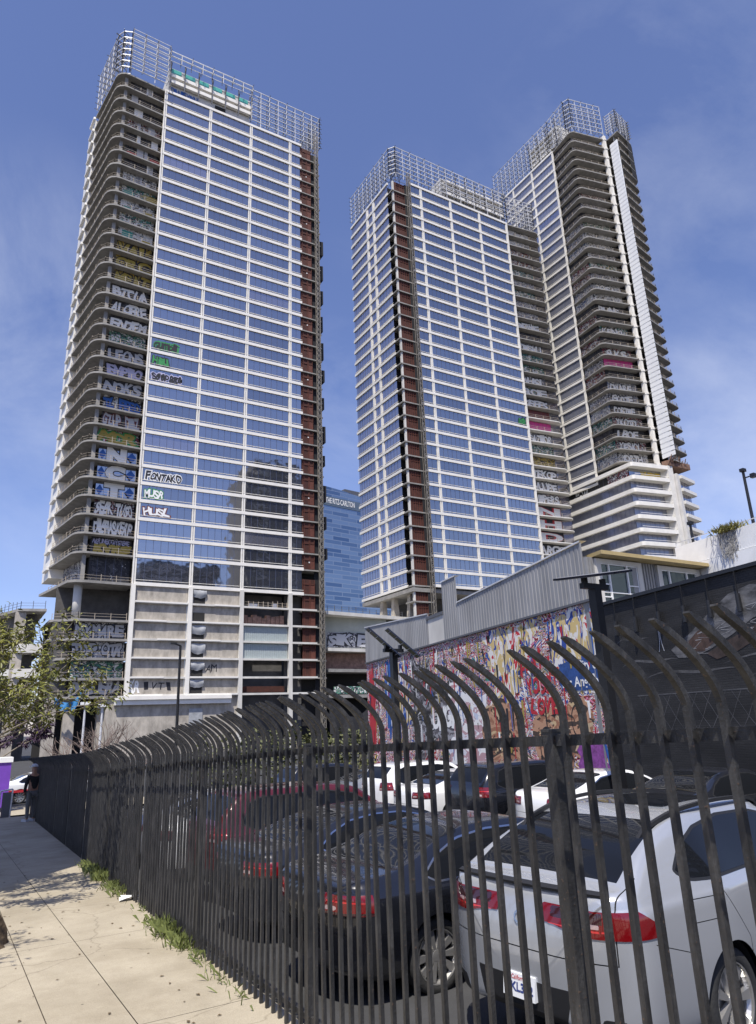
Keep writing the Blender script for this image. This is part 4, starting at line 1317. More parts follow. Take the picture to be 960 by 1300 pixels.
# ------------------------------------------------------------------ mural building, dark wall, neighbours on the right
WU = unit2((0.2, 0.98), (0, 0))[0]            # along the wall, left to right as seen: towards the camera
WP = lambda t: (22.4 + .2 * t, 20 + .98 * t)     # t measured away from the right end
mbld = empty('mural_building', (25, 34, lot_z(34)), 'grey corrugated building whose long side wall carries a colourful splashed graffiti mural', 'building')
W0 = WP(30.4)
LEN = 30.4
n_of = lambda a: a
GZL = -2.2
_c = [(0.72, 0.70, 0.66), (0.02, 0.02, 0.025), (0.02, 0.02, 0.02), (0.70, 0.45, 0.10), (0.75, 0.74, 0.72), (0.65, 0.20, 0.30), (0.02, 0.02, 0.02), (0.40, 0.03, 0.03), (0.70, 0.68, 0.64), (0.03, 0.07, 0.30), (0.62, 0.46, 0.22), (0.03, 0.03, 0.03), (0.66, 0.36, 0.38), (0.06, 0.25, 0.45), (0.05, 0.22, 0.10), (0.02, 0.02, 0.02)]
M['mural'] = splash('mural_paint', _c, 0.62, (1, .5, 1.0), 2.4, 2.1, 0.8, seed=3.3, mix=.5, rnd=False)
M['mural_b'] = splash('mural_paint_dark', [(0.03, 0.03, 0.035), (0.5, 0.5, 0.5), (0.02, 0.02, 0.02), (0.10, 0.09, 0.1), (0.3, 0.3, 0.32), (0.02, 0.02, 0.02), (0.45, 0.44, 0.42)], 0.5, (1, .45, 1), 1.7, 1.2, 0.8, seed=9, rnd=False)
M['mural_o'] = splash('mural_paint_warm', [(0.42, 0.20, 0.12), (0.5, 0.38, 0.24), (0.06, 0.04, 0.03), (0.46, 0.26, 0.16), (0.3, 0.14, 0.08), (0.55, 0.4, 0.22)], 0.5, (1, .45, 1), 1.3, 1.2, 0.8, seed=5, rnd=False)
M['mural_p'] = splash('mural_paint_pale', [(0.7, 0.7, 0.72), (0.5, 0.55, 0.66), (0.75, 0.74, 0.72), (0.45, 0.28, 0.3), (0.62, 0.62, 0.66), (0.75, 0.75, 0.75)], 0.45, (1, .45, 1), 1.3, 1.1, 0.8, seed=2, rnd=False)
M['drip'] = splash('paint_drips', [(0.7, 0.7, 0.7), (0.02, 0.02, 0.02), (0.5, 0.03, 0.04), (0.72, 0.70, 0.66), (0.6, 0.46, 0.2), (0.03, 0.07, 0.3), (0.7, 0.7, 0.7)], 1.1, (1, .6, .3), 1.2, 2.2, 0.8, seed=4, mix=.42, rnd=False)
mb = MB(); mb.obox(W0, WU, 0, LEN, -.3, 0, GZL, 6.36)
mb.build('mural', M['mural'], mbld)
rs = random.Random(11)


def patch(a0, a1, z0, z1, m, n, name='painted_patch', ragged=.5, rough=12):
    mb = MB(); ctr = ((a0 + a1) / 2, (z0 + z1) / 2); pts = []
    k = 34
    for i in range(k):
        t = 6.2832 * i / k
        r = 1 + ragged * (rs.random() - .5)
        ca, sa = math.cos(t), math.sin(t)
        sq = 1 / max(abs(ca), abs(sa)) ** .6
        a = ctr[0] + (a1 - a0) / 2 * ca * sq * r; z = ctr[1] + (z1 - z0) / 2 * sa * sq * r
        z = min(z, 6.33); a = max(.02, min(LEN - .02, a))
        pts.append((W0[0] + WU[0] * a + WU[1] * n, W0[1] + WU[1] * a - WU[0] * n, z))
    mb.face(pts)
    return mb.build(name, m, mbld)


# right to left along the wall: a runs from the far left end (0) to the right end (30.4)
patch(26.8, 30.3, 2.6, 6.3, M['drip'], .006, ragged=.25)
patch(20.5, 25.5, 4.2, 6.3, M['drip'], .005, ragged=.5)
patch(9.5, 13.2, -.8, 6.0, M['mural_b'], .006, ragged=.6)
patch(12.5, 17.5, .4, 4.2, M['mural_b'], .008, ragged=.6)
patch(15.2, 20.5, -1.0, 3.6, M['mural_p'], .010, ragged=.5)
patch(19.6, 23.2, -.9, 2.6, M['mural_o'], .012, ragged=.35)
patch(24.6, 27.6, -.9, 2.2, M['mural_o'], .009, ragged=.3)
patch(27.3, 29.2, .2, 2.6, M['mural_o'], .011, ragged=.25)
patch(28.0, 29.9, -.8, .9, mat('purple_paint', (0.26, 0.07, 0.30), .8, var=.5, vscale=5), .013, ragged=.5)
patch(0.4, 1.9, -.5, 6.2, M['p_red'], .005, ragged=.5)
patch(4.2, 6.4, 1.2, 6.2, M['p_blue'], .005, ragged=.5)
patch(7.0, 9.2, 1.5, 6.2, M['drip'], .005, ragged=.4)
patch(20.8, 23.6, 2.2, 4.8, M['drip'], .007, ragged=.6)
for (a0, a1, z0, z1) in ((25.0, 26.3, -.5, 1.4), (26.5, 27.5, -.6, 1.6), (27.7, 28.7, .9, 2.3)):     # outlined round shapes
    mb = MB(); k = 40; ring = []
    for rr in (1.0, .9):
        for i in range(k):
            t = 6.2832 * i / k
            a = (a0 + a1) / 2 + (a1 - a0) / 2 * rr * math.cos(t); z = (z0 + z1) / 2 + (z1 - z0) / 2 * rr * math.sin(t)
            ring.append((W0[0] + WU[0] * a + WU[1] * .02, W0[1] + WU[1] * a - WU[0] * .02, z))
    mb._add(ring, [(i, (i + 1) % k, (i + 1) % k + k, i + k) for i in range(k)], 0)
    mb.build('painted_outline', M['p_black'], mbld)
# blue patch with the place name
patch(27.1, 30.3, 2.8, 4.1, mat('faded_blue_paint', (0.025, 0.075, 0.25), .7, var=.5, vscale=2.5), .018, 'painted_panel', ragged=.10)
mb = MB()
letters(mb, 'City of', W0, WU, 28.6, 30.1, 3.5, 4.05, .024, .02)
letters(mb, 'Los Angeles', W0, WU, 27.25, 30.15, 2.85, 3.4, .024, .02)
mb.build('painted_lettering', M['p_white'], mbld)
mb = MB()
tag_letters(mb, 'FOR', W0, WU, 23.9, 25.5, 3.7, 4.5, .022, .04)
tag_letters(mb, 'YOUR', W0, WU, 24.3, 26.6, 2.8, 3.6, .022, .04)
tag_letters(mb, 'LOVE', W0, WU, 24.5, 26.9, 1.9, 2.7, .022, .04)
mb.build('painted_lettering', M['p_red'], mbld)
mb = MB()
tag_letters(mb, 'UNGTO', W0, WU, 12.9, 17.2, 1.3, 2.7, .022, .05)
letters(mb, '2', W0, WU, 15.3, 16.4, -.6, .9, .022, .05)
mb.build('painted_lettering', M['p_white'], mbld)
mb = MB()     # thrown paint: long splashes
for k in range(260):
    a = rs.uniform(.3, 30); z = rs.uniform(.5, 6.2); l = rs.uniform(.2, 1.6); wd = rs.uniform(.02, .11)
    da = rs.uniform(-.5, .5) if rs.random() < .3 else 0
    q = lambda aa, zz: (W0[0] + WU[0] * aa + WU[1] * .027, W0[1] + WU[1] * aa - WU[0] * .027, zz)
    mb._add([q(a - wd, z), q(a + wd, z), q(a + wd * .5 + da, z - l), q(a - wd * .5 + da, z - l)], [(0, 1, 2, 3)], k % 5)
mb.build('paint_splash', [M['p_white'], M['p_black'], M['p_red'], M['p_gold'], M['p_blue']], mbld, kind='stuff')
# corrugated siding above the mural
M['siding'] = mat('grey_corrugated_sheet', (0.30, 0.30, 0.30), 0.55, 0.15, var=0.26, vscale=.9, stretch=(1, 1, .25))
def siding(a0, a1, top, zb, name='siding', pitch=.30, n0=.05):
    mb = MB()
    a = a0
    while a < a1 - .01:
        b = min(a1, a + pitch)
        m = a + (b - a) * .72
        z0, z1, z2 = top(a), top(m), top(b)
        q = lambda aa, zz, nn: (W0[0] + WU[0] * aa + WU[1] * nn, W0[1] + WU[1] * aa - WU[0] * nn, zz)
        mb._add([q(a, zb, n0), q(m, zb, n0), q(m, z1, n0), q(a, z0, n0), q(m + .03, zb, n0 - .05), q(m + .03, z1, n0 - .05), q(b - .03, zb, n0 - .05), q(b - .03, z2, n0 - .05), q(b, zb, n0), q(b, z2, n0)],
                [(0, 1, 2, 3), (1, 4, 5, 2), (4, 6, 7, 5), (6, 8, 9, 7)], 0)
        a = b
    mb.build(name, M['siding'], mbld)
    mb = MB(); k = 12
    for i in range(k):
        a, b = lerp(a0, a1, i / k), lerp(a0, a1, (i + 1) / k)
        q = lambda aa, zz, nn: (W0[0] + WU[0] * aa + WU[1] * nn, W0[1] + WU[1] * aa - WU[0] * nn, zz)
        mb._add([q(a, top(a), n0 + .05), q(b, top(b), n0 + .05), q(b, top(b) + .07, n0 + .05), q(a, top(a) + .07, n0 + .05), q(a, top(a) + .07, -.3), q(b, top(b) + .07, -.3)], [(0, 1, 2, 3), (3, 2, 5, 4)], 0)
    mb.build('roof_edge', M['galv'], mbld)
siding(0.0, 13.0, lambda a: 9.2 - .065 * a, 6.42)
siding(15.4, 17.4, lambda a: 9.95, 6.42)
siding(17.4, 29.9, lambda a: 8.35 + .045 * (a - 17.4), 6.42)
mb = MB(); mb.obox(W0, WU, -.1, 30.4, -.28, .12, 6.34, 6.44); mb.build('flashing', M['galv_dark'], mbld)
mb = MB(); mb.obox(W0, WU, 13.0, 15.4, -.4, .04, 6.44, 8.0); mb.build('concrete_pier', M['concrete_light'], mbld)
mb = MB(); mb.obox(W0, WU, 12.8, 15.4, -.5, .10, 8.0, 8.2); mb.build('pier_cap', M['galv_dark'], mbld)
mb = MB(); mb.obox(W0, WU, 0.2, 29.5, -3.2, -.32, GZL, 8.2); mb.build('building_body', M['siding'], mbld)
mb = MB(); mb.obox(W0, WU, 30.12, 30.38, .0, .1, GZL, 6.3); mb.build('corner_strip', mat('yellow_trim', (0.42, 0.35, 0.16), .7, var=.3), mbld)
# roof annex seen over the siding
mb = MB(); mb.obox(W0, WU, 17.6, 21.5, -2.4, -2.0, 8.2, 9.1); mb.build('roof_annex', M['concrete_light'], mbld)
mb = MB(); mb.obox(W0, WU, 17.4, 21.7, -2.6, -1.6, 9.1, 9.24); mb.build('annex_roof', M['rust_frame'], mbld)

# front block with windows, yellow eave (its wall faces the camera)
fb = empty('shop_block', (25, 20, lot_z(20)), 'grey two-storey block with white-framed windows under a yellow flat eave', 'building')
FB0 = (22.5, 20.4)
M['siding_pale'] = mat('pale_corrugated_sheet', (0.27, 0.27, 0.27), 0.5, 0.2, var=.1)
mb = MB()
for k in range(46):
    a = k * .18
    mb.obox(FB0, UX, a, a + .12, -.2, .04, 5.0, 8.25); mb.obox(FB0, UX, a + .12, a + .18, -.2, 0, 5.0, 8.25)
mb.build('corrugated_wall', M['siding_pale'], fb)
mb = MB(); mb.prism([(FB0[0], FB0[1] + .2), (30.8, FB0[1] + .2), (30.8, 28), (24.6, 28)], -1.3, 8.25); mb.build('building_body', M['siding_pale'], fb)
mb = MB(); mb.prism([(22.75, 19.7), (30.1, 19.7), (30.1, 26), (24.1, 26)], 8.26, 8.42); mb.build('eave', mat('ochre_eave', (0.44, 0.34, 0.16), .6, var=.15), fb)
for a0, a1, zb in ((.75, 3.05, 6.1), (4.7, 7.2, 6.1)):
    mb = MB()
    mb.obox(FB0, UX, a0 - .28, a0, 0, .16, zb - 1, 8.2); mb.obox(FB0, UX, a1, a1 + .28, 0, .16, zb - 1, 8.2); mb.obox(FB0, UX, a0, a1, 0, .16, 8.02, 8.2)
    wf = mb.build('window_frame', M['concrete_light'], fb)
    mb = MB(); mb.pane(FB0, UX, a0, a1, .06, zb - 1, 8.02)
    mb.build('window_pane', facade_glass('dark_green_glass', (0.10, 0.13, 0.13), .06, .6), wf)
    mb = MB()
    for f in (0, .22, .72, 1):
        a = lerp(a0, a1, f); mb.obox(FB0, UX, a - .04, a + .04, .06, .13, zb - 1, 8.02)
    for z in (6.0, 6.55, 7.1, 7.98): mb.obox(FB0, UX, a0, a1 if z > 7.9 else a0 + .5, .06, .12, z, z + .05)
    for z in (6.55, 7.1): mb.obox(FB0, UX, a1 - .64, a1, .06, .12, z, z + .05)
    mb.obox(FB0, UX, a0, a1, .06, .12, 6.75, 6.8)
    mb.build('window_bars', M['p_white'], wf)

# dark brick wall with a painted scene
dw = empty('dark_wall', (21.5, 15, lot_z(15)), 'tall dark brick wall with a black and silver mural, quilted diamonds along its bottom', 'wall')
D0 = WP(-.38); DL = 16.0
dm, dt, db = new_mat('dark_painted_brick')
tcd = dt.nodes.new('ShaderNodeTexCoord'); mpd = dt.nodes.new('ShaderNodeMapping'); mpd.inputs['Rotation'].default_value = (0, R(90), 0)
sxyz = dt.nodes.new('ShaderNodeSeparateXYZ'); cxyz = dt.nodes.new('ShaderNodeCombineXYZ')
dt.links.new(tcd.outputs['Object'], sxyz.inputs[0]); dt.links.new(sxyz.outputs['Y'], cxyz.inputs['X']); dt.links.new(sxyz.outputs['Z'], cxyz.inputs['Y'])
brk = dt.nodes.new('ShaderNodeTexBrick'); brk.inputs['Scale'].default_value = 1; brk.inputs['Brick Width'].default_value = .22; brk.inputs['Row Height'].default_value = .075; brk.inputs['Mortar Size'].default_value = .008
brk.inputs['Color1'].default_value = (.95, .95, .95, 1); brk.inputs['Color2'].default_value = (.7, .7, .7, 1); brk.inputs['Mortar'].default_value = (.3, .3, .3, 1)
dt.links.new(cxyz.outputs[0], brk.inputs['Vector'])
nzd = dt.nodes.new('ShaderNodeTexNoise'); nzd.inputs['Scale'].default_value = .45; nzd.inputs['Detail'].default_value = 5; nzd.inputs['Distortion'].default_value = .8
md_ = dt.nodes.new('ShaderNodeMapping'); md_.inputs['Scale'].default_value = (1, .5, 2.2)
dt.links.new(tcd.outputs['Object'], md_.inputs['Vector']); dt.links.new(md_.outputs['Vector'], nzd.inputs['Vector'])
rpd = dt.nodes.new('ShaderNodeValToRGB')
rpd.color_ramp.elements[0].position = .38; rpd.color_ramp.elements[0].color = (0.011, 0.011, 0.012, 1)
rpd.color_ramp.elements[1].position = .68; rpd.color_ramp.elements[1].color = (0.036, 0.036, 0.038, 1)
dt.links.new(nzd.outputs['Fac'], rpd.inputs['Fac'])
mmd = dt.nodes.new('ShaderNodeMix'); mmd.data_type = 'RGBA'; mmd.blend_type = 'MULTIPLY'; mmd.inputs[0].default_value = 1
dt.links.new(rpd.outputs['Color'], mmd.inputs[6]); dt.links.new(brk.outputs['Color'], mmd.inputs[7]); dt.links.new(mmd.outputs[2], db.inputs['Base Color'])
bpd = dt.nodes.new('ShaderNodeBump'); bpd.inputs['Strength'].default_value = .5; bpd.inputs['Distance'].default_value = .02
dt.links.new(brk.outputs['Fac'], bpd.inputs['Height']); bpd.invert = True; dt.links.new(bpd.outputs['Normal'], db.inputs['Normal'])
db.inputs['Roughness'].default_value = .7
M['dark_brick'] = dm
mb = MB(); mb.obox(D0, WU, 0, DL, -.3, .12, GZL, 6.0); mb.build('brick_face', dm, dw)
mb = MB(); mb.obox(D0, WU, -.05, DL, -.4, .22, 6.0, 6.12); mb.build('coping', M['black'], dw)
q = lambda aa, zz, nn: (D0[0] + WU[0] * aa + WU[1] * nn, D0[1] + WU[1] * aa - WU[0] * nn, zz)
mb = MB()
for k in range(-4, 24):       # quilted diamonds
    for s in (1, -1):
        a = 1.6 + k * .62
        pts = []
        for t in (0, .25, .5, .75, 1.0):
            aa = a + s * 1.0 * t + (0 if s > 0 else 1.0); zz = .95 + 1.45 * t + .03 * math.sin(9 * t)
            if 1.5 < aa < DL: pts.append((aa, zz))
        for (x0, z0_), (x1, z1_) in zip(pts[:-1], pts[1:]):
            mb._add([q(x0, z0_ - .018, .126), q(x1, z1_ - .018, .126), q(x1, z1_ + .018, .126), q(x0, z0_ + .018, .126)], [(0, 1, 2, 3)], 0)
mb.obox(D0, WU, 1.5, DL, .121, .125, 2.42, 2.46)
mb.build('painted_diamond', mat('mural_grey_line', (0.085, 0.085, 0.09), .7, var=.6, vscale=2), dw)
M['silver_smear'] = mat('mural_silver', (0.13, 0.13, 0.135), .7, var=.95, vscale=1.6, stretch=(1, .7, 2.2), dark=(0.012, 0.012, 0.013), bump=.3, bscale=12)


def dpatch(poly, m, n, name):
    mb = MB(); mb.face([q(a, z, n) for a, z in poly]); return mb.build(name, m, dw)


dpatch([(3.6, 3.9), (4.6, 4.35), (5.6, 4.9), (6.5, 5.35), (7.4, 5.5), (8.6, 5.3), (9.6, 5.0), (9.4, 4.3), (8.3, 4.55), (7.3, 4.5), (6.4, 4.1), (5.4, 3.75), (4.6, 3.55), (3.9, 3.6)], M['silver_smear'], .128, 'painted_silver_shape')
dpatch([(4.4, 4.05), (5.0, 4.4), (5.5, 4.35), (5.6, 3.95), (5.1, 3.7), (4.6, 3.75)], mat('mural_brown', (0.075, 0.045, 0.035), .8, var=.6, vscale=4), .131, 'painted_brown_shape')
dpatch([(5.2, 3.62), (6.2, 3.95), (7.4, 4.3), (8.2, 4.35), (7.4, 3.9), (6.4, 3.55), (5.6, 3.4)], mat('mural_brown_dark', (0.05, 0.035, 0.03), .8, var=.6, vscale=3), .130, 'painted_brown_shape')
for a0, a1, z, c in ((.8, 3.9, 3.5, .10), (2.0, 6.5, 3.0, .085), (5.8, 12, 3.25, .09), (.6, 2.6, 4.35, .08), (6, 14, 2.72, .06)):
    mb = MB(); k = 10
    for i in range(k):
        t0, t1 = i / k, (i + 1) / k
        f = lambda t: z + .22 * math.sin(t * 3.14) + .08 * math.sin(t * 8)
        mb._add([q(lerp(a0, a1, t0), f(t0) - .10 * math.sin(3.14 * t0), .124), q(lerp(a0, a1, t1), f(t1) - .10 * math.sin(3.14 * t1), .124), q(lerp(a0, a1, t1), f(t1), .124), q(lerp(a0, a1, t0), f(t0), .124)], [(0, 1, 2, 3)], 0)
    mb.build('painted_highlight', mat('mural_grey', (c, c, c * 1.05), .8, var=.7, vscale=1.5), dw)
mb = MB()
for a in (3.0, 3.25):
    for i in range(8):
        t0, t1 = i / 8, (i + 1) / 8
        f = lambda t: (a + .10 * math.sin(3.14 * t) * (1 if a < 3.1 else -1), 3.9 + 1.1 * t)
        (x0, z0_), (x1, z1_) = f(t0), f(t1)
        mb._add([q(x0, z0_, .127), q(x0 + .03, z0_, .127), q(x1 + .03, z1_, .127), q(x1, z1_, .127)], [(0, 1, 2, 3)], 0)
mb.build('painted_arc', M['p_grey'], dw)
mb = MB(); rq = random.Random(5)
for k in range(70):
    a = rq.uniform(4.2, 9.2); z = lerp(3.75, 4.95, (a - 4.2) / 5) + rq.uniform(-.25, .45); l = rq.uniform(.1, .5); d = rq.uniform(-.12, .3); t = rq.uniform(.006, .018)
    mb._add([q(a, z, .1335), q(a + l, z + d, .1335), q(a + l, z + d + t, .1335), q(a, z + t * 1.6, .1335)], [(0, 1, 2, 3)], 0)
mb.build('painted_stroke', mat('mural_chalk', (0.30, 0.30, 0.31), .8, var=.5, vscale=3), dw, kind='stuff')
lmp = None
for k, a in enumerate((.95, 2.1, 3.35, 4.6, 5.75, 6.95, 8.3)):
    if lmp is None:
        base = q(a, 5.0, .12)
        lmp = empty('wall_lamp', base, 'small black can lamp hanging on a rod down the dark mural wall', 'lamp', 'can lamps along the dark wall')
        mb = MB()
        mb.tube((base[0] - .10, base[1], 6.0), (base[0] - .10, base[1], 5.25), .02); mb.build('rod', M['black'], lmp)
        mb = MB(); mb.tube((base[0] - .12, base[1], 5.28), (base[0] - .12, base[1], 4.72), .075, .085, 10); mb.build('lamp_can', M['black'], lmp)
    else:
        c = copy_tree(lmp); c.location = q(a, 5.0, .12)

# pale concrete parking garage behind
gz_ = lot_z(20)
M['garage'] = mat('whitewashed_concrete', (0.84, 0.84, 0.82), 0.8, var=.12, vscale=.8)
pg = empty('parking_garage', (31, 18, gz_), 'pale concrete parking deck rising behind the dark wall at the right edge', 'building')
G0 = (30.3, 21.6); GU = unit2((.164, .986), (0, 0))[0]
G1 = lambda a, n=0: (G0[0] + GU[0] * a + GU[1] * n, G0[1] + GU[1] * a - GU[0] * n)
mb = MB(); mb.obox(G0, GU, 0, 16, -.3, 0, 8.62, 9.62); mb.obox(G0, GU, 0, 16, -.3, .03, 7.4, 8.60); mb.obox(G0, GU, 0, 16, -.3, -.02, gz_, 7.38); mb.build('parapet_wall', M['garage'], pg)
mb = MB(); mb.obox(G0, GU, .2, 16, -10, -.32, gz_, 8.9); mb.build('deck_body', M['concrete_light'], pg)
mb = MB()
for k in range(20): mb.bar((*G1(k * .8, -.12), 9.62), (*G1(k * .8, -.12), 9.86), .03)
mb.bar((*G1(0, -.12), 9.86), (*G1(16, -.12), 9.86), .035); mb.build('guard_rail', M['galv'], pg)
mb = MB()
for a in (.7, 2.2, 3.55, 4.9): mb.obox(G0, GU, a, a + .4, .03, .12, 7.62, 7.72)
mb.build('drain_slot', M['galv_dark'], pg)
for a, h, lab in ((4.3, 2.6, 'tall black lamp post with small floodlights on the pale garage deck'), (.75, 1.05, 'short black post at the left corner of the pale garage deck')):
    x, y_ = G1(a, -.5)
    e = empty('deck_lamp_post', (x, y_, 9.0), lab, 'lamp post')
    mb = MB(); mb.tube((x, y_, 8.9), (x, y_, 9.6 + h), .075, .06, 10); mb.build('pole', M['black'], e)
    mb = MB()
    mb.box(x - .12, x + .12, y_ - .1, y_ + .1, 9.6 + h, 9.75 + h)
    if h > 2:
        mb.bar((x, y_, 9.3 + h), (x + .05, y_ - .4, 9.32 + h), .05); mb.box(x - .06, x + .14, y_ - .5, y_ - .3, 9.2 + h, 9.4 + h)
    mb.build('lamp_head', M['black'], e)
x, y_ = G1(3.3, .02)
pl = empty('planter_bush', (x, y_, 9.5), 'spiky yellow-green bush spilling dry stems over the garage parapet', 'plant')
mb = MB()
for k in range(330):
    a = random.uniform(0, 6.28); e_ = random.uniform(.1, 1.3); l = random.uniform(.15, .48)
    o = (x + random.gauss(0, .1), y_ + random.gauss(0, .35), 9.6 + random.uniform(-.05, .12))
    d = (math.cos(a) * math.cos(e_), math.sin(a) * math.cos(e_), math.sin(e_))
    p = tuple(o[i] + d[i] * l for i in range(3)); mth = tuple(o[i] + d[i] * l * .5 + (.05 if i == 2 else 0) for i in range(3)); wd = .022
    mb._add([(o[0], o[1] - wd, o[2]), (o[0], o[1] + wd, o[2]), (mth[0], mth[1] + wd, mth[2]), p, (mth[0], mth[1] - wd, mth[2])], [(0, 1, 2, 3, 4)], 0)
mb.build('foliage', mat('yellow_green_leaf', (0.26, 0.24, 0.07), .6, var=.5, vscale=6), pl)
mb = MB()
for k in range(60):
    yy_ = y_ + random.gauss(-.05, .26); zc = 9.6; l = random.uniform(.4, 1.5); xx = x - .04
    for s in range(5):
        y2 = yy_ + random.uniform(-.05, .05)
        mb.bar((xx, yy_, zc), (xx - random.uniform(0, .03), y2, zc - l / 5), .018); yy_ = y2; zc -= l / 5
mb.build('dry_stems', mat('dry_stem', (0.33, 0.32, 0.30), .9, var=.4), pl, kind='stuff')

# ------------------------------------------------------------------ solar lamp posts in the lot
def solar(x, y, top, lab, tilt):
    z = lot_z(y)
    e = empty('solar_lamp_post', (x, y, z), lab, 'lamp post', 'solar lamp posts in the parking lot')
    mb = MB(); mb.obox((x, y), UX, -.11, .11, -.11, .11, z, top - .25); mb.build('pole', M['black'], e)
    mb = MB(); mb.obox((x, y), UX, -.16, .16, -.16, .16, z, z + .04); mb.build('base_plate', M['black'], e)
    mb = MB(); mb.obox((x, y), UX, -.42, .42, -.07, .07, top - .25, top - .12); mb.obox((x, y), UX, -.36, -.26, -.06, .06, top - .12, top + .02); mb.obox((x, y), UX, .26, .36, -.06, .06, top - .12, top + .02); mb.build('bracket', M['black'], e)
    for s in (-1, 1):
        mb = MB()
        c = Vector((x + s * .42, y, top + .1))
        if tilt < 1:
            nx = Vector((-.155, -.10, .98)).normalized(); ax = Vector((1, .12, 0)); ax = (ax - nx * ax.dot(nx)).normalized(); bx = nx.cross(ax)
            c = Vector((x, y, top + .1)) + ax * .34 * s
        else:
            ax = Vector((.62, -.38, -.68)).normalized(); bx = Vector((.35, .94, .0)).normalized(); nx = ax.cross(bx).normalized()
        L_, W_ = (.40, .62) if tilt < 1 else (.80, .28)
        v = []
        for dz in (-.025, .025):
            for sa, sb_ in ((-1, -1), (1, -1), (1, 1), (-1, 1)): v.append(tuple(c + ax * L_ * sa + bx * W_ * sb_ + nx * dz))
        mb._add(v, [(0, 3, 2, 1), (4, 5, 6, 7), (0, 1, 5, 4), (1, 2, 6, 5), (2, 3, 7, 6), (3, 0, 4, 7)], 0)
        sp = mb.build('solar_panel', mat('solar_cells', (0.012, 0.014, 0.025), .15), e)
        mb = MB()
        for i in range(5):
            t = -1 + 2 * (i + .5) / 5
            for s2 in (1, -1):
                p = c + ax * L_ * t + bx * W_ * .95 + nx * .03 * s2; p2 = c + ax * L_ * t - bx * W_ * .95 + nx * .03 * s2
                mb.bar(tuple(p), tuple(p2), .012)
        mb.build('cell_line', M['p_grey'], sp)
    return e


solar(13.1, 11.7, 5.0, 'nearer solar lamp post with two flat black panels beside the dark wall', .35)
solar(14.1, 22.6, 4.6, 'farther solar lamp post with two steeply tilted panels before the mural', 1.2)

# street lamp posts beyond the fence
for x, y, h, lab, dk in ((.2712 * 46, 46, 6.2, 'dark street lamp post standing in front of the left tower', True), (.152 * 62, 62, 6.0, 'pale street lamp post left of its twin under the left tower', False), (.1733 * 62, 62, 5.8, 'pale street lamp post with square head, right of its twin', False)):
    z = hz(y)
    e = empty('street_lamp', (x, y, z), lab, 'street lamp')
    mt = M['black'] if dk else M['galv']
    hh = (h if not dk else 8.6)
    mb = MB(); mb.tube((x, y, z), (x, y, z + hh), .11, .08, 8); mb.build('pole', mt, e)
    mb = MB()
    if dk: mb.tube((x, y, z + hh), (x - .5, y - .3, z + hh + .1), .05, n=6); mb.box(x - .75, x - .35, y - .45, y - .2, z + hh + .05, z + hh + .15)
    else: mb.box(x - .35, x + .35, y - .25, y + .25, z + hh, z + hh + .22)
    mb.build('lamp_head', mt if dk else M['p_white'], e)

# ------------------------------------------------------------------ cars
def pchip(xp, yp, x):
    xp = np.asarray(xp, float); yp = np.asarray(yp, float); x = np.asarray(x, float)
    h = np.diff(xp); d = np.diff(yp) / h
    m = np.zeros(len(xp)); m[0] = d[0]; m[-1] = d[-1]
    for i in range(1, len(xp) - 1):
        if d[i - 1] * d[i] > 0:
            w1 = 2 * h[i] + h[i - 1]; w2 = h[i] + 2 * h[i - 1]
            m[i] = (w1 + w2) / (w1 / d[i - 1] + w2 / d[i])
    i = np.clip(np.searchsorted(xp, x) - 1, 0, len(h) - 1)
    t = np.clip((x - xp[i]) / h[i], 0, 1)
    return (2 * t**3 - 3 * t**2 + 1) * yp[i] + (t**3 - 2 * t**2 + t) * h[i] * m[i] + (-2 * t**3 + 3 * t**2) * yp[i + 1] + (t**3 - t**2) * h[i] * m[i + 1]


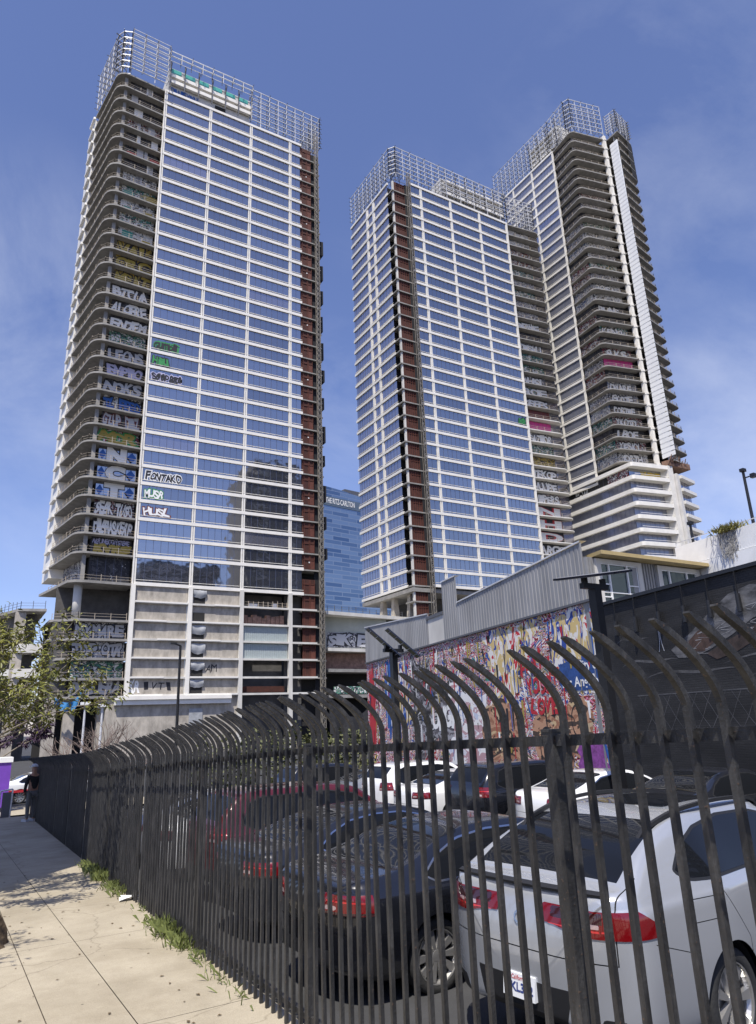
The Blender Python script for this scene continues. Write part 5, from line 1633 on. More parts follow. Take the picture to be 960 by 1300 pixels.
def car_surface(cf):
    Lc, W = cf['L'], cf['W']
    xs = np.concatenate([Lc * 0.5 * (1 - np.cos(np.linspace(0.0, np.pi, 120)))])
    xs = np.unique(np.concatenate([xs, np.linspace(0.004, .5, 34), np.linspace(Lc - .35, Lc - .004, 16)]))
    xs = xs[(xs >= .004) & (xs <= Lc - .004)]
    top = pchip(*zip(*cf['top']), xs)
    bot = pchip(*zip(*cf['bot']), xs)
    belt = np.minimum(pchip(*zip(*cf['belt']), xs), top - .05)
    plan = np.ones_like(xs)
    rr, rf = cf.get('rr', .55), .75
    t = np.clip((rr - xs) / rr, 0, 1); plan *= (1 - .97 * t**cf.get('rp', 3.6))**(1 / 2.2)
    t = np.clip((xs - (Lc - rf)) / rf, 0, 1); plan *= (1 - .97 * t**3.2)**(1 / 2.2)
    taper = 1 - .035 * np.clip((1.2 - xs) / 1.2, 0, 1)**2 - .04 * np.clip((xs - Lc + 1.3) / 1.3, 0, 1)**2
    w = W / 2 * plan * taper
    for ax in cf['axles']:
        w = w + .035 * np.exp(-((xs - ax) / .42)**2) * (plan > .9)
    H = max(top)
    g = np.clip((top - belt - .05) / (H - np.max(belt) + .02), 0, 1)
    wt = w * (.95 - (.95 - cf['rw']) * g)
    tt = np.linspace(0, 1, 9)[:-1]
    V = []; P = []
    for i in range(len(xs)):
        zb, zt, zl, ww, wr = bot[i], top[i], belt[i], w[i], wt[i]
        hb = zl - zb
        ed = min(.06, (zt - zl) * .5)
        pts = [(0, zb), (.78 * ww, zb), (.94 * ww, zb + .05 * hb), (.985 * ww, zb + .22 * hb), (1.0 * ww, zb + .52 * hb), (.995 * ww, zb + .72 * hb), (.975 * ww, zl - .06 * hb), (.945 * ww, zl),
               (lerp(.945 * ww, wr, .5) + .018 * g[i], lerp(zl, zt - ed, .5)), (wr, zt - ed), (wr - .07 * (1 if wr > .2 else wr), zt - ed * .25), (wr * .55, zt - .004), (0, zt)]
        a = np.array(pts)
        s = np.arange(len(a), dtype=float)
        ss = np.concatenate([k + tt for k in range(len(a) - 1)] + [[len(a) - 1]])
        y = pchip(s, a[:, 0], ss); z = pchip(s, a[:, 1], ss)
        V.append(np.stack([np.full_like(y, xs[i]), y, z], 1)); P.append(ss)
    V = np.array(V); P = np.array(P)               # stations x half-section
    Vm = V[:, ::-1].copy(); Vm[:, :, 1] *= -1
    Vf = np.concatenate([V, Vm[:, 1:-1]], 1); Pf = np.concatenate([P, P[:, ::-1][:, 1:-1]], 1)
    ns, nk = Vf.shape[:2]
    idx = np.arange(ns * nk).reshape(ns, nk)
    A = idx[:-1, :]; B = idx[1:, :]; An = np.roll(A, -1, 1); Bn = np.roll(B, -1, 1)
    T = np.concatenate([np.stack([A, B, Bn], -1).reshape(-1, 3), np.stack([A, Bn, An], -1).reshape(-1, 3)])
    pos = Vf.reshape(-1, 3)
    # end caps
    c0 = len(pos); pos = np.vstack([pos, Vf[0].mean(0), Vf[-1].mean(0)])
    par = np.concatenate([Pf.reshape(-1), [0, 0]])
    k = np.arange(nk)
    T = np.vstack([T, np.stack([idx[0, k], idx[0, (k + 1) % nk], np.full(nk, c0)], 1), np.stack([idx[-1, (k + 1) % nk], idx[-1, k], np.full(nk, c0 + 1)], 1)])
    fn_ = np.cross(pos[T[:, 1]] - pos[T[:, 0]], pos[T[:, 2]] - pos[T[:, 0]])
    nr = np.zeros_like(pos)
    for j in range(3): np.add.at(nr, T[:, j], fn_)
    nr /= np.maximum(1e-9, np.linalg.norm(nr, axis=1))[:, None]
    ctr = np.array([Lc / 2, 0, .7])
    if ((pos - ctr) * nr).sum() < 0: nr = -nr; T = T[:, ::-1]
    return np.hstack([pos, nr, par[:, None]]), T


def split(V, T, f):
    """cut a triangle soup by a scalar field: (inside f>=0, outside)"""
    p = f >= 0
    c = p[T].sum(1)
    TP = [T[c == 3]]; TN = [T[c == 0]]
    Vn = [V]; base = len(V)
    for cnt in (1, 2):
        t = T[c == cnt]
        if not len(t): continue
        pm = p[t] if cnt == 1 else ~p[t]
        k = pm.argmax(1)
        r = np.arange(len(t))
        a, b, d = t[r, k], t[r, (k + 1) % 3], t[r, (k + 2) % 3]
        def cutv(i, j):
            s = f[i] / (f[i] - f[j])
            return V[i] * (1 - s)[:, None] + V[j] * s[:, None]
        ab = cutv(a, b); ad = cutv(a, d)
        iab = base + np.arange(len(t)); iad = iab + len(t); base += 2 * len(t)
        Vn += [ab, ad]
        one = np.stack([a, iab, iad], 1)
        two = np.vstack([np.stack([iab, b, d], 1), np.stack([iab, d, iad], 1)])
        (TP if cnt == 1 else TN).append(one); (TN if cnt == 1 else TP).append(two)
    return np.vstack(Vn), np.vstack(TP), np.vstack(TN)


def poly_sd(px, pz, poly):
    """signed distance to a closed polygon (inside > 0) with a softly rounded outline"""
    poly = np.array(poly, float)
    d = np.full(px.shape, 1e9); ins = np.zeros(px.shape, bool)
    n = len(poly)
    for i in range(n):
        a, b = poly[i], poly[(i + 1) % n]
        e = b - a
        wx, wz = px - a[0], pz - a[1]
        t = np.clip((wx * e[0] + wz * e[1]) / (e @ e), 0, 1)
        d = np.minimum(d, np.hypot(wx - e[0] * t, wz - e[1] * t))
        cnd = (a[1] <= pz) != (b[1] <= pz)
        xi = a[0] + (pz - a[1]) / np.where(abs(e[1]) < 1e-9, 1e-9, e[1]) * e[0]
        ins ^= cnd & (px < xi)
    return np.where(ins, d, -d)


M['car_paint_silver'] = mat('silver_car_paint', (0.47, 0.485, 0.505), 0.27, 0.5, coat=1.0)
M['car_paint_black'] = mat('black_car_paint', (0.006, 0.0065, 0.009), 0.25, 0.0, coat=1.0)
M['car_paint_navy'] = mat('charcoal_car_paint', (0.012, 0.013, 0.017), 0.3, 0.2, coat=1.0)
M['car_paint_white'] = mat('white_car_paint', (0.74, 0.74, 0.73), 0.3, 0.0, coat=1.0)
M['car_paint_red'] = mat('red_car_paint', (0.085, 0.007, 0.010), 0.3, 0.1, coat=1.0)
M['car_paint_grey'] = mat('grey_car_paint', (0.30, 0.31, 0.325), 0.3, 0.5, coat=1.0)
M['car_glass'] = mat('car_glass', (0.008, 0.009, 0.011), 0.03, 0.0, spec=0.25)
M['car_trim'] = mat('black_plastic_trim', (0.014, 0.014, 0.015), 0.5)
M['chrome'] = mat('chrome_trim', (0.65, 0.65, 0.66), 0.15, 1.0)
M['seam'] = mat('panel_gap', (0.01, 0.01, 0.011), 0.8)
M['tyre'] = mat('tyre_rubber', (0.02, 0.02, 0.02), 0.8, bump=.3, bscale=30)
M['rim'] = mat('alloy_rim', (0.55, 0.54, 0.52), 0.3, 0.8)
tlm, tlt, tlb = new_mat('tail_light_red')
tlb.inputs['Base Color'].default_value = (0.14, 0.002, 0.004, 1); tlb.inputs['Roughness'].default_value = .12; tlb.inputs['Coat Weight'].default_value = 1
_tc = tlt.nodes.new('ShaderNodeTexCoord'); _w = tlt.nodes.new('ShaderNodeTexWave'); _w.inputs['Scale'].default_value = 14; _w.bands_direction = 'Z'
_bp = tlt.nodes.new('ShaderNodeBump'); _bp.inputs['Strength'].default_value = .0; _bp.inputs['Distance'].default_value = .01
tlt.links.new(_tc.outputs['Object'], _w.inputs['Vector']); tlt.links.new(_w.outputs['Fac'], _bp.inputs['Height']); tlt.links.new(_bp.outputs['Normal'], tlb.inputs['Normal'])
M['tail'] = tlm
M['tail_dark'] = mat('smoked_lens', (0.035, 0.008, 0.010), 0.06, coat=1.0)
M['tail_strip'] = mat('light_red_lens', (0.55, 0.03, 0.03), 0.15, coat=1.0)
M['tail_clear'] = mat('clear_lens', (0.6, 0.45, 0.45), 0.12, 0.5)
M['head'] = mat('headlight_lens', (0.5, 0.52, 0.55), 0.08, 0.6)
M['plate'] = mat('plate_white', (0.72, 0.73, 0.74), 0.5)
M['plate_blue'] = mat('plate_navy', (0.03, 0.05, 0.2), 0.5)


def wheel_meshes(r=.335, wd=.225, spokes=10):
    def lathe(prof, n=40):
        v = []; f = []
        k = len(prof)
        for i in range(n):
            t = 6.28318 * i / n
            for (rad, y) in prof: v.append((rad * math.cos(t), y, rad * math.sin(t)))
        for i in range(n):
            j = (i + 1) % n
            for q in range(k - 1): f.append((i * k + q, i * k + q + 1, j * k + q + 1, j * k + q))
        return v, f
    h = wd / 2
    ty = MB(); ty._add(*lathe([(r * .70, -h * .85), (r * .76, -h), (r * .93, -h * .98), (r * .99, -h * .8), (r, -h * .4), (r, h * .4), (r * .99, h * .8), (r * .93, h * .98), (r * .76, h), (r * .70, h * .85)]), 0)
    rm = MB()
    rm._add(*lathe([(r * .69, h * .2), (r * .70, h * .93), (r * .725, h * .95), (r * .70, h * .8), (r * .66, h * .55), (r * .64, h * .1)]), 0)
    v, f = lathe([(r * .16, h * .55), (r * .15, h * .72), (r * .05, h * .76), (0.001, h * .76)], 20); rm._add(v, f, 0)
    for i in range(spokes):
        t = 6.28318 * i / spokes
        for s in (-.055, .055):
            a = t + s * .4; b = t + s * 1.5
            w1, w2 = .014, .018
            P = lambda ang, rad, off, y: (rad * math.cos(ang) - off * math.sin(ang), y, rad * math.sin(ang) + off * math.cos(ang))
            vs = [P(a, r * .13, -w1, h * .70), P(a, r * .13, w1, h * .70), P(b, r * .67, w2, h * .82), P(b, r * .67, -w2, h * .82),
                  P(a, r * .13, -w1 * 1.4, h * .45), P(a, r * .13, w1 * 1.4, h * .45), P(b, r * .67, w2 * 1.3, h * .5), P(b, r * .67, -w2 * 1.3, h * .5)]
            rm._add(vs, [(0, 1, 2, 3), (4, 7, 6, 5), (0, 3, 7, 4), (1, 5, 6, 2), (2, 6, 7, 3)], 0)
    dk = MB(); v, f = lathe([(r * .66, h * .1), (0.001, h * .1)], 30); dk._add(v, f, 0)
    bk = lathe([(r * .70, -h * .6), (0.001, -h * .6)], 30); dk._add(*bk, 0)
    v, f = lathe([(r * .40, h * .15), (r * .40, h * .3), (r * .1, h * .3)], 30); dk._add(v, f, 1)
    return ty, rm, dk


def make_car(name, cf, label, group=None):
    root = empty(name, (0, 0, 0), label, 'car', group)
    V, T = car_surface(cf)
    X = lambda: V[:, 0]
    paint = M[cf['paint']]
    axl, Rw = cf['axles'], cf.get('R', .34)
    W = cf['W']

    def emit(part, Tt, m, off=0.0, parent=None):
        used = np.unique(Tt); mp = -np.ones(len(V), int); mp[used] = np.arange(len(used))
        P = V[used, :3] + V[used, 3:6] * off
        mb = MB(); mb.v = [tuple(p) for p in P]; mb.f = [tuple(t) for t in mp[Tt]]; mb.m = [0] * len(mb.f)
        return mb.build(part, m, parent or root, local=True, smooth=True, normals=[tuple(n) for n in V[used, 3:6]])
    # wheel openings
    for ax in axl:
        f = np.where(abs(V[:, 1]) > .60, (Rw + .055) - np.hypot(V[:, 0] - ax, V[:, 2] - Rw), -1.0)
        f = np.where((abs(V[:, 1]) > .60), f, np.minimum(f, -.01))
        V, gone, T = split(V, T, f)
    parts = []
    for part, fun, m, off in cf['cuts']:
        f = fun(V[:, 0], V[:, 1], V[:, 2], V[:, 6])
        V, inn, T = split(V, T, f)
        parts.append((part, inn, m, off))
    gap_t = []
    for g, mask, gw in cf['gaps']:
        V, pos_, neg_ = split(V, T, g(V[:, 0], V[:, 1], V[:, 2], V[:, 6]) + gw)
        V, inn, out = split(V, pos_, gw - g(V[:, 0], V[:, 1], V[:, 2], V[:, 6]))
        if len(inn):
            c = V[inn].mean(1); k = mask(c[:, 0], c[:, 1], c[:, 2], c[:, 6])
            gap_t.append(inn[k]); out = np.vstack([out, inn[~k]])
        T = np.vstack([neg_, out])
    body = emit('body', T, paint)
    gap_t = [g for g in gap_t if len(g)]
    if gap_t: emit('panel_gap', np.vstack(gap_t), M['seam'], -.006)
    for part, inn, m, off in parts:
        if not len(inn): continue
        sides = [(inn, None)]
        if part in ('tail_light', 'side_window', 'head_light', 'light_band', 'light_strip', 'reverse_light', 'window_trim'):
            cy = V[inn][:, :, 1].mean(1)
            sides = [(inn[cy > 0], 1), (inn[cy <= 0], -1)]
        for tt, s in sides:
            if len(tt): emit(part, tt, M[m], off)
    # underbody, arches
    mb = MB()
    mb.box(.5, cf['L'] - .5, -W / 2 + .28, W / 2 - .28, .22, .62)
    for ax in axl:
        for s in (-1, 1):
            k = 18; v = []
            for i in range(k + 1):
                t = math.pi * i / k
                for y in (.50, W / 2 - .035): v.append((ax + (Rw + .06) * math.cos(t), s * y, Rw + (Rw + .06) * math.sin(t)))
            mb._add(v, [(i * 2, i * 2 + 1, i * 2 + 3, i * 2 + 2) for i in range(k)], 0)
            mb.box(ax - Rw, ax + Rw, s * .5 - .01, s * .5 + .01, .2, Rw * 2)
    mb.build('underbody', M['seam'], root, local=True)
    ty, rm, dk = cf['wheel']
    for ax in axl:
        for s in (-1, 1):
            mbs = []
            for src, mats_, nm in ((rm, M['rim'], 'wheel'), (ty, M['tyre'], 'tyre'), (dk, [M['seam'], M['rim']], 'wheel_hub')):
                mb = MB(); mb.v = [(p[0] + ax, s * (p[1] + W / 2 - .135), p[2] + Rw) for p in src.v]; mb.f = list(src.f); mb.m = list(src.m)
                mbs.append((mb, mats_, nm))
            wr = mbs[0][0].build('wheel', mbs[0][1], root, local=True)
            mbs[1][0].build('tyre', mbs[1][1], wr, local=True, smooth=True); mbs[2][0].build('brake_disc', mbs[2][1], wr, local=True)
    # mirrors
    for s in (-1, 1):
        mb = MB()
        mx, my, mz = cf['mirror']
        v = []
        k1, k2 = 8, 10
        for i in range(k1 + 1):
            a = math.pi * i / k1
            for j in range(k2):
                b = 6.28318 * j / k2
                v.append((mx + .085 * math.cos(b) * math.sin(a) + .02, s * (my + .13 - .125 * math.cos(a)), mz + .075 * math.sin(b) * math.sin(a) ** .6))
        mb._add(v, [(i * k2 + j, i * k2 + (j + 1) % k2, (i + 1) * k2 + (j + 1) % k2, (i + 1) * k2 + j) for i in range(k1) for j in range(k2)], 0)
        mb.build('side_mirror', paint if cf['paint'] != 'car_paint_black' else M['car_trim'], root, local=True, smooth=True)
    return root, body


def finish_extra(root, name, fn_, m):
    mb = MB(); fn_(mb); return mb.build(name, m, root, local=True)


# --- coupe SUV nearest the fence
band = lambda v, a, b: np.minimum(v - a, b - v)
sv_top = [(0, .70), (.03, .92), (.07, 1.08), (.12, 1.19), (.17, 1.235), (.30, 1.26), (.62, 1.425), (1.0, 1.57), (1.5, 1.66), (2.0, 1.68), (2.6, 1.655), (3.0, 1.52), (3.4, 1.22), (3.6, 1.14), (4.2, 1.06), (4.55, .94), (4.8, .72), (4.85, .6)]
sv_win = [(.90, 1.295), (1.12, 1.43), (1.45, 1.525), (1.95, 1.57), (2.5, 1.555), (2.9, 1.47), (3.2, 1.30), (3.3, 1.20), (2.2, 1.21), (1.28, 1.215), (1.03, 1.235)]
cf_sv = dict(L=4.85, W=1.93, axles=(1.32, 4.02), R=.36, rw=.62, paint='car_paint_silver', rr=.5, rp=3.4,
             top=sv_top, bot=[(0, .42), (.10, .34), (.6, .26), (4.1, .24), (4.6, .3), (4.85, .4)],
             belt=[(0, 1.14), (1.0, 1.16), (3.4, 1.11), (4.3, .97), (4.85, .8)], mirror=(3.1, .90, 1.2),
             wheel=wheel_meshes(.36, .25, 7))
rg = lambda x, y, z, v: np.minimum(np.minimum(band(x, .36, 1.16), .66 + .0 * x - .10 * np.clip((x - .36), 0, 1) - abs(y) + .04), np.where(v > 7.6, 1.0, -.05))
rs_f = lambda x, y, z, v: np.where((v > 6.9) & (v < 9.6) & (abs(y) > .4), poly_sd(x, z, sv_win), -.05)
cf_sv['cuts'] = [
    ('light_band', lambda x, y, z, v: np.minimum(np.minimum(band(z, 1.045, 1.115), band(abs(y), .30, .72)), np.where(z < 1.2, .44 - x, -.05)), 'tail_dark', .008),
    ('reverse_light', lambda x, y, z, v: np.minimum(np.minimum(band(z, 1.015, 1.045), band(abs(y), .46, .70)), np.where(z < 1.2, .44 - x, -.05)), 'tail_clear', .006),
    ('light_strip', lambda x, y, z, v: np.minimum(np.minimum(band(z, .992, 1.006), band(abs(y), .28, .90)), np.where(z < 1.2, .40 - x, -.05)), 'tail_strip', .009),
    ('tail_light', lambda x, y, z, v: np.minimum(np.minimum(band(z, .955 + .05 * np.clip((.60 - abs(y)) / .3, 0, 1), 1.125 - .6 * np.clip(x - .30, 0, 1)), band(abs(y), .22, 2)), np.where(z < 1.2, .47 - x, -.05)), 'tail', .008),
    ('window_trim', lambda x, y, z, v: np.where((v > 6.9) & (v < 9.8) & (abs(y) > .4), poly_sd(x, z, sv_win) + .022, -.05) * 1.0 - np.where(rs_f(x, y, z, v) > 0, 0, 0), 'car_trim', .002),
    ('rear_window', rg, 'car_glass', -.002),
    ('windshield', lambda x, y, z, v: np.minimum(np.minimum(band(x, 2.72, 3.5), .66 + .1 * (x - 2.7) - abs(y)), np.where(v > 8.2, 1.0, -.05)), 'car_glass', -.002),
    ('sunroof', lambda x, y, z, v: np.minimum(np.minimum(band(x, 1.55, 2.62), .42 - abs(y)), np.where(v > 9.9, 1.0, -.05)), 'car_glass', .001),
    ('bumper', lambda x, y, z, v: np.maximum(np.maximum(.34 - z, np.minimum(np.minimum(.60 - z, .46 - .3 * (.6 - z) - abs(y)), .5 - x)), np.minimum(np.minimum(.47 - z, .5 - x), np.minimum(abs(y) - (.58 + .5 * (z - .3)), .80 - abs(y)))), 'car_trim', .0),
]
door = lambda x0, k=0.0, z0=.75: (lambda x, y, z, v: x - (x0 - k * np.clip((z - z0) / .4, 0, 1)))
sidem = lambda lo, hi: (lambda x, y, z, v: (abs(y) > .6) & (z > lo) & (z < hi))
fuel = [(.84, .98), (1.22, .96), (1.28, 1.11), (.90, 1.135)]
cf_sv['gaps'] = [(door(1.62, .30), sidem(.35, 1.14), .004), (door(2.48), sidem(.35, 1.14), .004), (door(3.35, -.1), sidem(.35, 1.12), .004),
    (lambda x, y, z, v: abs(y) - .795, lambda x, y, z, v: (x < .45) & (z > .80), .004), (lambda x, y, z, v: z - .80, lambda x, y, z, v: (x < .6) & (abs(y) < .80), .004),
    (lambda x, y, z, v: z - (.965 - .04 * (x - .84)), lambda x, y, z, v: (y < -.6) & (x > .86) & (x < 1.22), .003), (lambda x, y, z, v: z - (1.115 - .04 * (x - .84)), lambda x, y, z, v: (y < -.6) & (x > .90) & (x < 1.27), .003),
    (lambda x, y, z, v: x - (.86 + .3 * (z - .965)), lambda x, y, z, v: (y < -.6) & (z > .964) & (z < 1.113), .004), (lambda x, y, z, v: x - (1.22 + .3 * (z - .95)), lambda x, y, z, v: (y < -.6) & (z > .95) & (z < 1.10), .004), (lambda x, y, z, v: z - (.94 - .30 * (x - .3)), lambda x, y, z, v: (abs(y) > .6) & (x < .86) & (x > .40), .003)]
suv, suv_body = make_car('coupe_suv', cf_sv, 'silver coupe SUV nearest the fence with slim red tail light and plate', 'cars parked along the fence')
# window glass itself sits inside the trim ring
V_, T_ = car_surface(cf_sv)
V_, inn_, rest_ = split(V_, T_, rs_f(V_[:, 0], V_[:, 1], V_[:, 2], V_[:, 6]))
for s in (1, -1):
    tt = inn_[(V_[inn_][:, :, 1].mean(1) > 0) == (s > 0)]
    used = np.unique(tt); mp_ = -np.ones(len(V_), int); mp_[used] = np.arange(len(used))
    mb = MB(); mb.v = [tuple(p) for p in V_[used, :3] + V_[used, 3:6] * .004]; mb.f = [tuple(t) for t in mp_[tt]]; mb.m = [0] * len(mb.f)
    mb.build('side_window', M['car_glass'], suv, local=True, smooth=True, normals=[tuple(n) for n in V_[used, 3:6]])


def sv_spoiler(mb):
    k = 24
    v = []
    for i in range(k + 1):
        y = lerp(-.74, .74, i / k); e = 1 - .35 * (abs(y) / .8) ** 3
        xr = .12 + .05 * (y / .8) ** 2
        for p in ((xr - .035 * e, 1.226), (xr + .02, 1.243), (xr + .03, 1.225), (xr - .02 * e, 1.205)): v.append((p[0], y, p[1]))
    mb._add(v, [(i * 4 + q, i * 4 + (q + 1) % 4, i * 4 + 4 + (q + 1) % 4, i * 4 + 4 + q) for i in range(k) for q in range(4)], 0)


finish_extra(suv, 'spoiler_lip', sv_spoiler, M['car_trim'])


def sv_rail(s):
    def f(mb):
        pts = [(x_, s * (.60 + .03 * math.sin((x_ - .9) / 1.9 * 3.14)), float(pchip(*zip(*sv_top), np.array([x_]))[0]) + (.028 if .9 < x_ < 2.85 else -.01) - .02) for x_ in np.linspace(.85, 2.9, 22)]
        for a, b in zip(pts[:-1], pts[1:]): mb.bar(a, b, .035, .03)
    return f


for s in (1, -1): finish_extra(suv, 'roof_rail', sv_rail(s), M['car_trim'])


def sv_plate(mb):
    mb._add([(-.030, .155, .47), (-.030, -.155, .47), (-.012, -.155, .625), (-.012, .155, .625), (.03, .155, .47), (.03, -.155, .47), (.05, -.155, .625), (.05, .155, .625)], [(0, 1, 2, 3), (4, 7, 6, 5), (0, 3, 7, 4), (1, 5, 6, 2), (2, 6, 7, 3), (0, 4, 5, 1)], 0)


pl_ = finish_extra(suv, 'number_plate', sv_plate, M['plate'])
mb = MB(); letters(mb, '9JKL352', (-.033, .14), (0, -1), 0, .28, .492, .57, .0, .03)
mb.v = [(p[0] + (p[2] - .47) * .116, p[1], p[2]) for p in mb.v]
mb.build('plate_lettering', M['plate_blue'], pl_, local=True)
mb = MB(); letters(mb, 'California', (-.033, .14), (0, -1), .07, .21, .585, .615, .0, .01); mb.v = [(p[0] + (p[2] - .47) * .116, p[1], p[2]) for p in mb.v]
mb.build('plate_lettering', M['p_red'], pl_, local=True)


def ring_badge(mb):
    k = 24
    for (r0, r1) in ((.030, .044),):
        v = []
        for i in range(k):
            t = 6.28318 * i / k
            for r in (r0, r1): v.append((.034 + .25 * r * math.sin(t), r * math.cos(t), 1.0 + r * math.sin(t)))
        mb._add(v, [(i * 2, i * 2 + 1, ((i + 1) % k) * 2 + 1, ((i + 1) % k) * 2) for i in range(k)], 0)


finish_extra(suv, 'round_badge', ring_badge, M['chrome'])
mb = MB(); letters(mb, 'X4', (.060, -.40), (0, -1), 0, .12, 1.10, 1.14, .0, .03)
mb.build('model_badge', M['car_trim'], suv, local=True)

for s in (1, -1):
    for hx in (1.98, 2.92):
        mb = MB(); mb.bar((hx - .11, s * .962, 1.015), (hx + .11, s * .962, 1.02), .022, .03); mb.box(hx - .10, hx - .07, s * .93 - .02, s * .93 + .03, 1.0, 1.03); mb.box(hx + .07, hx + .10, s * .93 - .02, s * .93 + .03, 1.0, 1.03)
        mb.build('door_handle', M['car_paint_silver'], suv, local=True)
# --- sedan
sd_top = [(0, .62), (.03, .86), (.08, 1.0), (.16, 1.07), (.35, 1.10), (.62, 1.125), (.95, 1.21), (1.4, 1.37), (1.9, 1.445), (2.4, 1.45), (2.9, 1.37), (3.3, 1.19), (3.65, 1.02), (4.3, .93), (4.65, .82), (4.8, .66), (4.85, .55)]
sd_win = [(.98, 1.06), (1.2, 1.2), (1.55, 1.315), (2.0, 1.36), (2.5, 1.35), (2.95, 1.25), (3.3, 1.07), (3.36, 1.0), (2.2, .985), (1.1, 1.0)]
cf_sd = dict(L=4.85, W=1.86, axles=(1.06, 3.90), R=.335, rw=.62, paint='car_paint_black', rr=.5, rp=3.4, top=sd_top,
             bot=[(0, .36), (.10, .30), (.6, .2), (4.2, .2), (4.7, .24), (4.85, .32)], belt=[(0, .98), (1.0, .97), (3.5, .93), (4.3, .86), (4.85, .72)], mirror=(3.15, .86, 1.02), wheel=wheel_meshes(.335, .225, 10))
sd_f = lambda x, y, z, v: np.where((v > 6.9) & (v < 9.6) & (abs(y) > .4), poly_sd(x, z, sd_win), -.05)
cf_sd['cuts'] = [
    ('light_strip', lambda x, y, z, v: np.minimum(np.minimum(band(z, .905, .918), band(abs(y), .46, .90)), np.where(z < 1.0, .28 - x, -.05)), 'tail_strip', .007),
    ('reverse_light', lambda x, y, z, v: np.minimum(np.minimum(band(z, .835, .875), band(abs(y), .46, .62)), np.where(z < 1.0, .30 - x, -.05)), 'tail_clear', .005),
    ('light_band', lambda x, y, z, v: np.minimum(np.minimum(band(z, .80, .825), band(abs(y), .42, 2)), np.where(z < 1.0, .34 - x, -.05)), 'tail_dark', .006),
    ('tail_light', lambda x, y, z, v: np.minimum(np.minimum(band(z, .80, .97), band(abs(y), .42, 2)), np.where(z < 1.0, .34 - x, -.05)), 'tail', .006),
    ('side_window', sd_f, 'car_glass', .002),
    ('window_trim', lambda x, y, z, v: np.where((v > 6.9) & (v < 9.8) & (abs(y) > .4), poly_sd(x, z, sd_win) + .018, -.05), 'chrome', .003),
    ('rear_window', lambda x, y, z, v: np.minimum(np.minimum(band(x, .66, 1.62), .68 - .06 * (x - .6) - abs(y)), np.where(v > 7.6, 1.0, -.05)), 'car_glass', -.002),
    ('windshield', lambda x, y, z, v: np.minimum(np.minimum(band(x, 2.72, 3.55), .62 + .1 * (x - 2.7) - abs(y)), np.where(v > 8.2, 1.0, -.05)), 'car_glass', -.002),
    ('head_light', lambda x, y, z, v: np.minimum(np.minimum(band(z, .66, .80), band(abs(y), .42, 2)), x - 4.4), 'head', .004),
    ('bumper', lambda x, y, z, v: np.minimum(np.maximum(.30 - z, np.minimum(np.minimum(.48 - z, .55 - abs(y)), .5 - x)), 4.9 - x), 'car_trim', .0),
]
cf_sd['gaps'] = [(door(1.58, .2), sidem(.3, .98), .004), (door(2.42), sidem(.3, .98), .004), (door(3.42), sidem(.3, .98), .004),
    (lambda x, y, z, v: abs(y) - .72, lambda x, y, z, v: (x < .5) & (z > .64), .004), (lambda x, y, z, v: z - .64, lambda x, y, z, v: (x < .5) & (abs(y) < .72), .004)]
sed, sed_body = make_car('sedan', cf_sd, 'black sedan beside the silver coupe SUV, its alloy rear wheel showing', 'cars parked along the fence')


def sd_plate(mb):
    mb._add([(.03, .155, .68), (.03, -.155, .68), (.05, -.155, .80), (.05, .155, .80), (.09, .155, .68), (.09, -.155, .68), (.09, -.155, .80), (.09, .155, .80)], [(0, 1, 2, 3), (0, 3, 7, 4), (1, 5, 6, 2), (2, 6, 7, 3)], 0)


finish_extra(sed, 'number_plate', sd_plate, M['plate'])

# --- tall SUV
su_top = [(0, .66), (.03, .95), (.07, 1.12), (.16, 1.28), (.34, 1.50), (.48, 1.62), (.62, 1.67), (1.0, 1.70), (2.2, 1.70), (2.75, 1.63), (3.15, 1.40), (3.5, 1.16), (3.7, 1.10), (4.3, 1.02), (4.6, .88), (4.72, .65)]
su_win = [(.52, 1.20), (.66, 1.50), (.9, 1.575), (2.2, 1.58), (2.7, 1.50), (3.1, 1.28), (3.25, 1.10), (2.2, 1.07), (.8, 1.08)]
cf_su = dict(L=4.72, W=1.9, axles=(.95, 3.75), R=.36, rw=.68, paint='car_paint_black', rr=.45, rp=3.6, top=su_top,
             bot=[(0, .42), (.10, .34), (.6, .26), (4.1, .24), (4.6, .3), (4.72, .4)], belt=[(0, 1.08), (1.0, 1.07), (3.4, 1.02), (4.3, .92), (4.72, .75)], mirror=(3.0, .88, 1.1), wheel=cf_sv['wheel'])
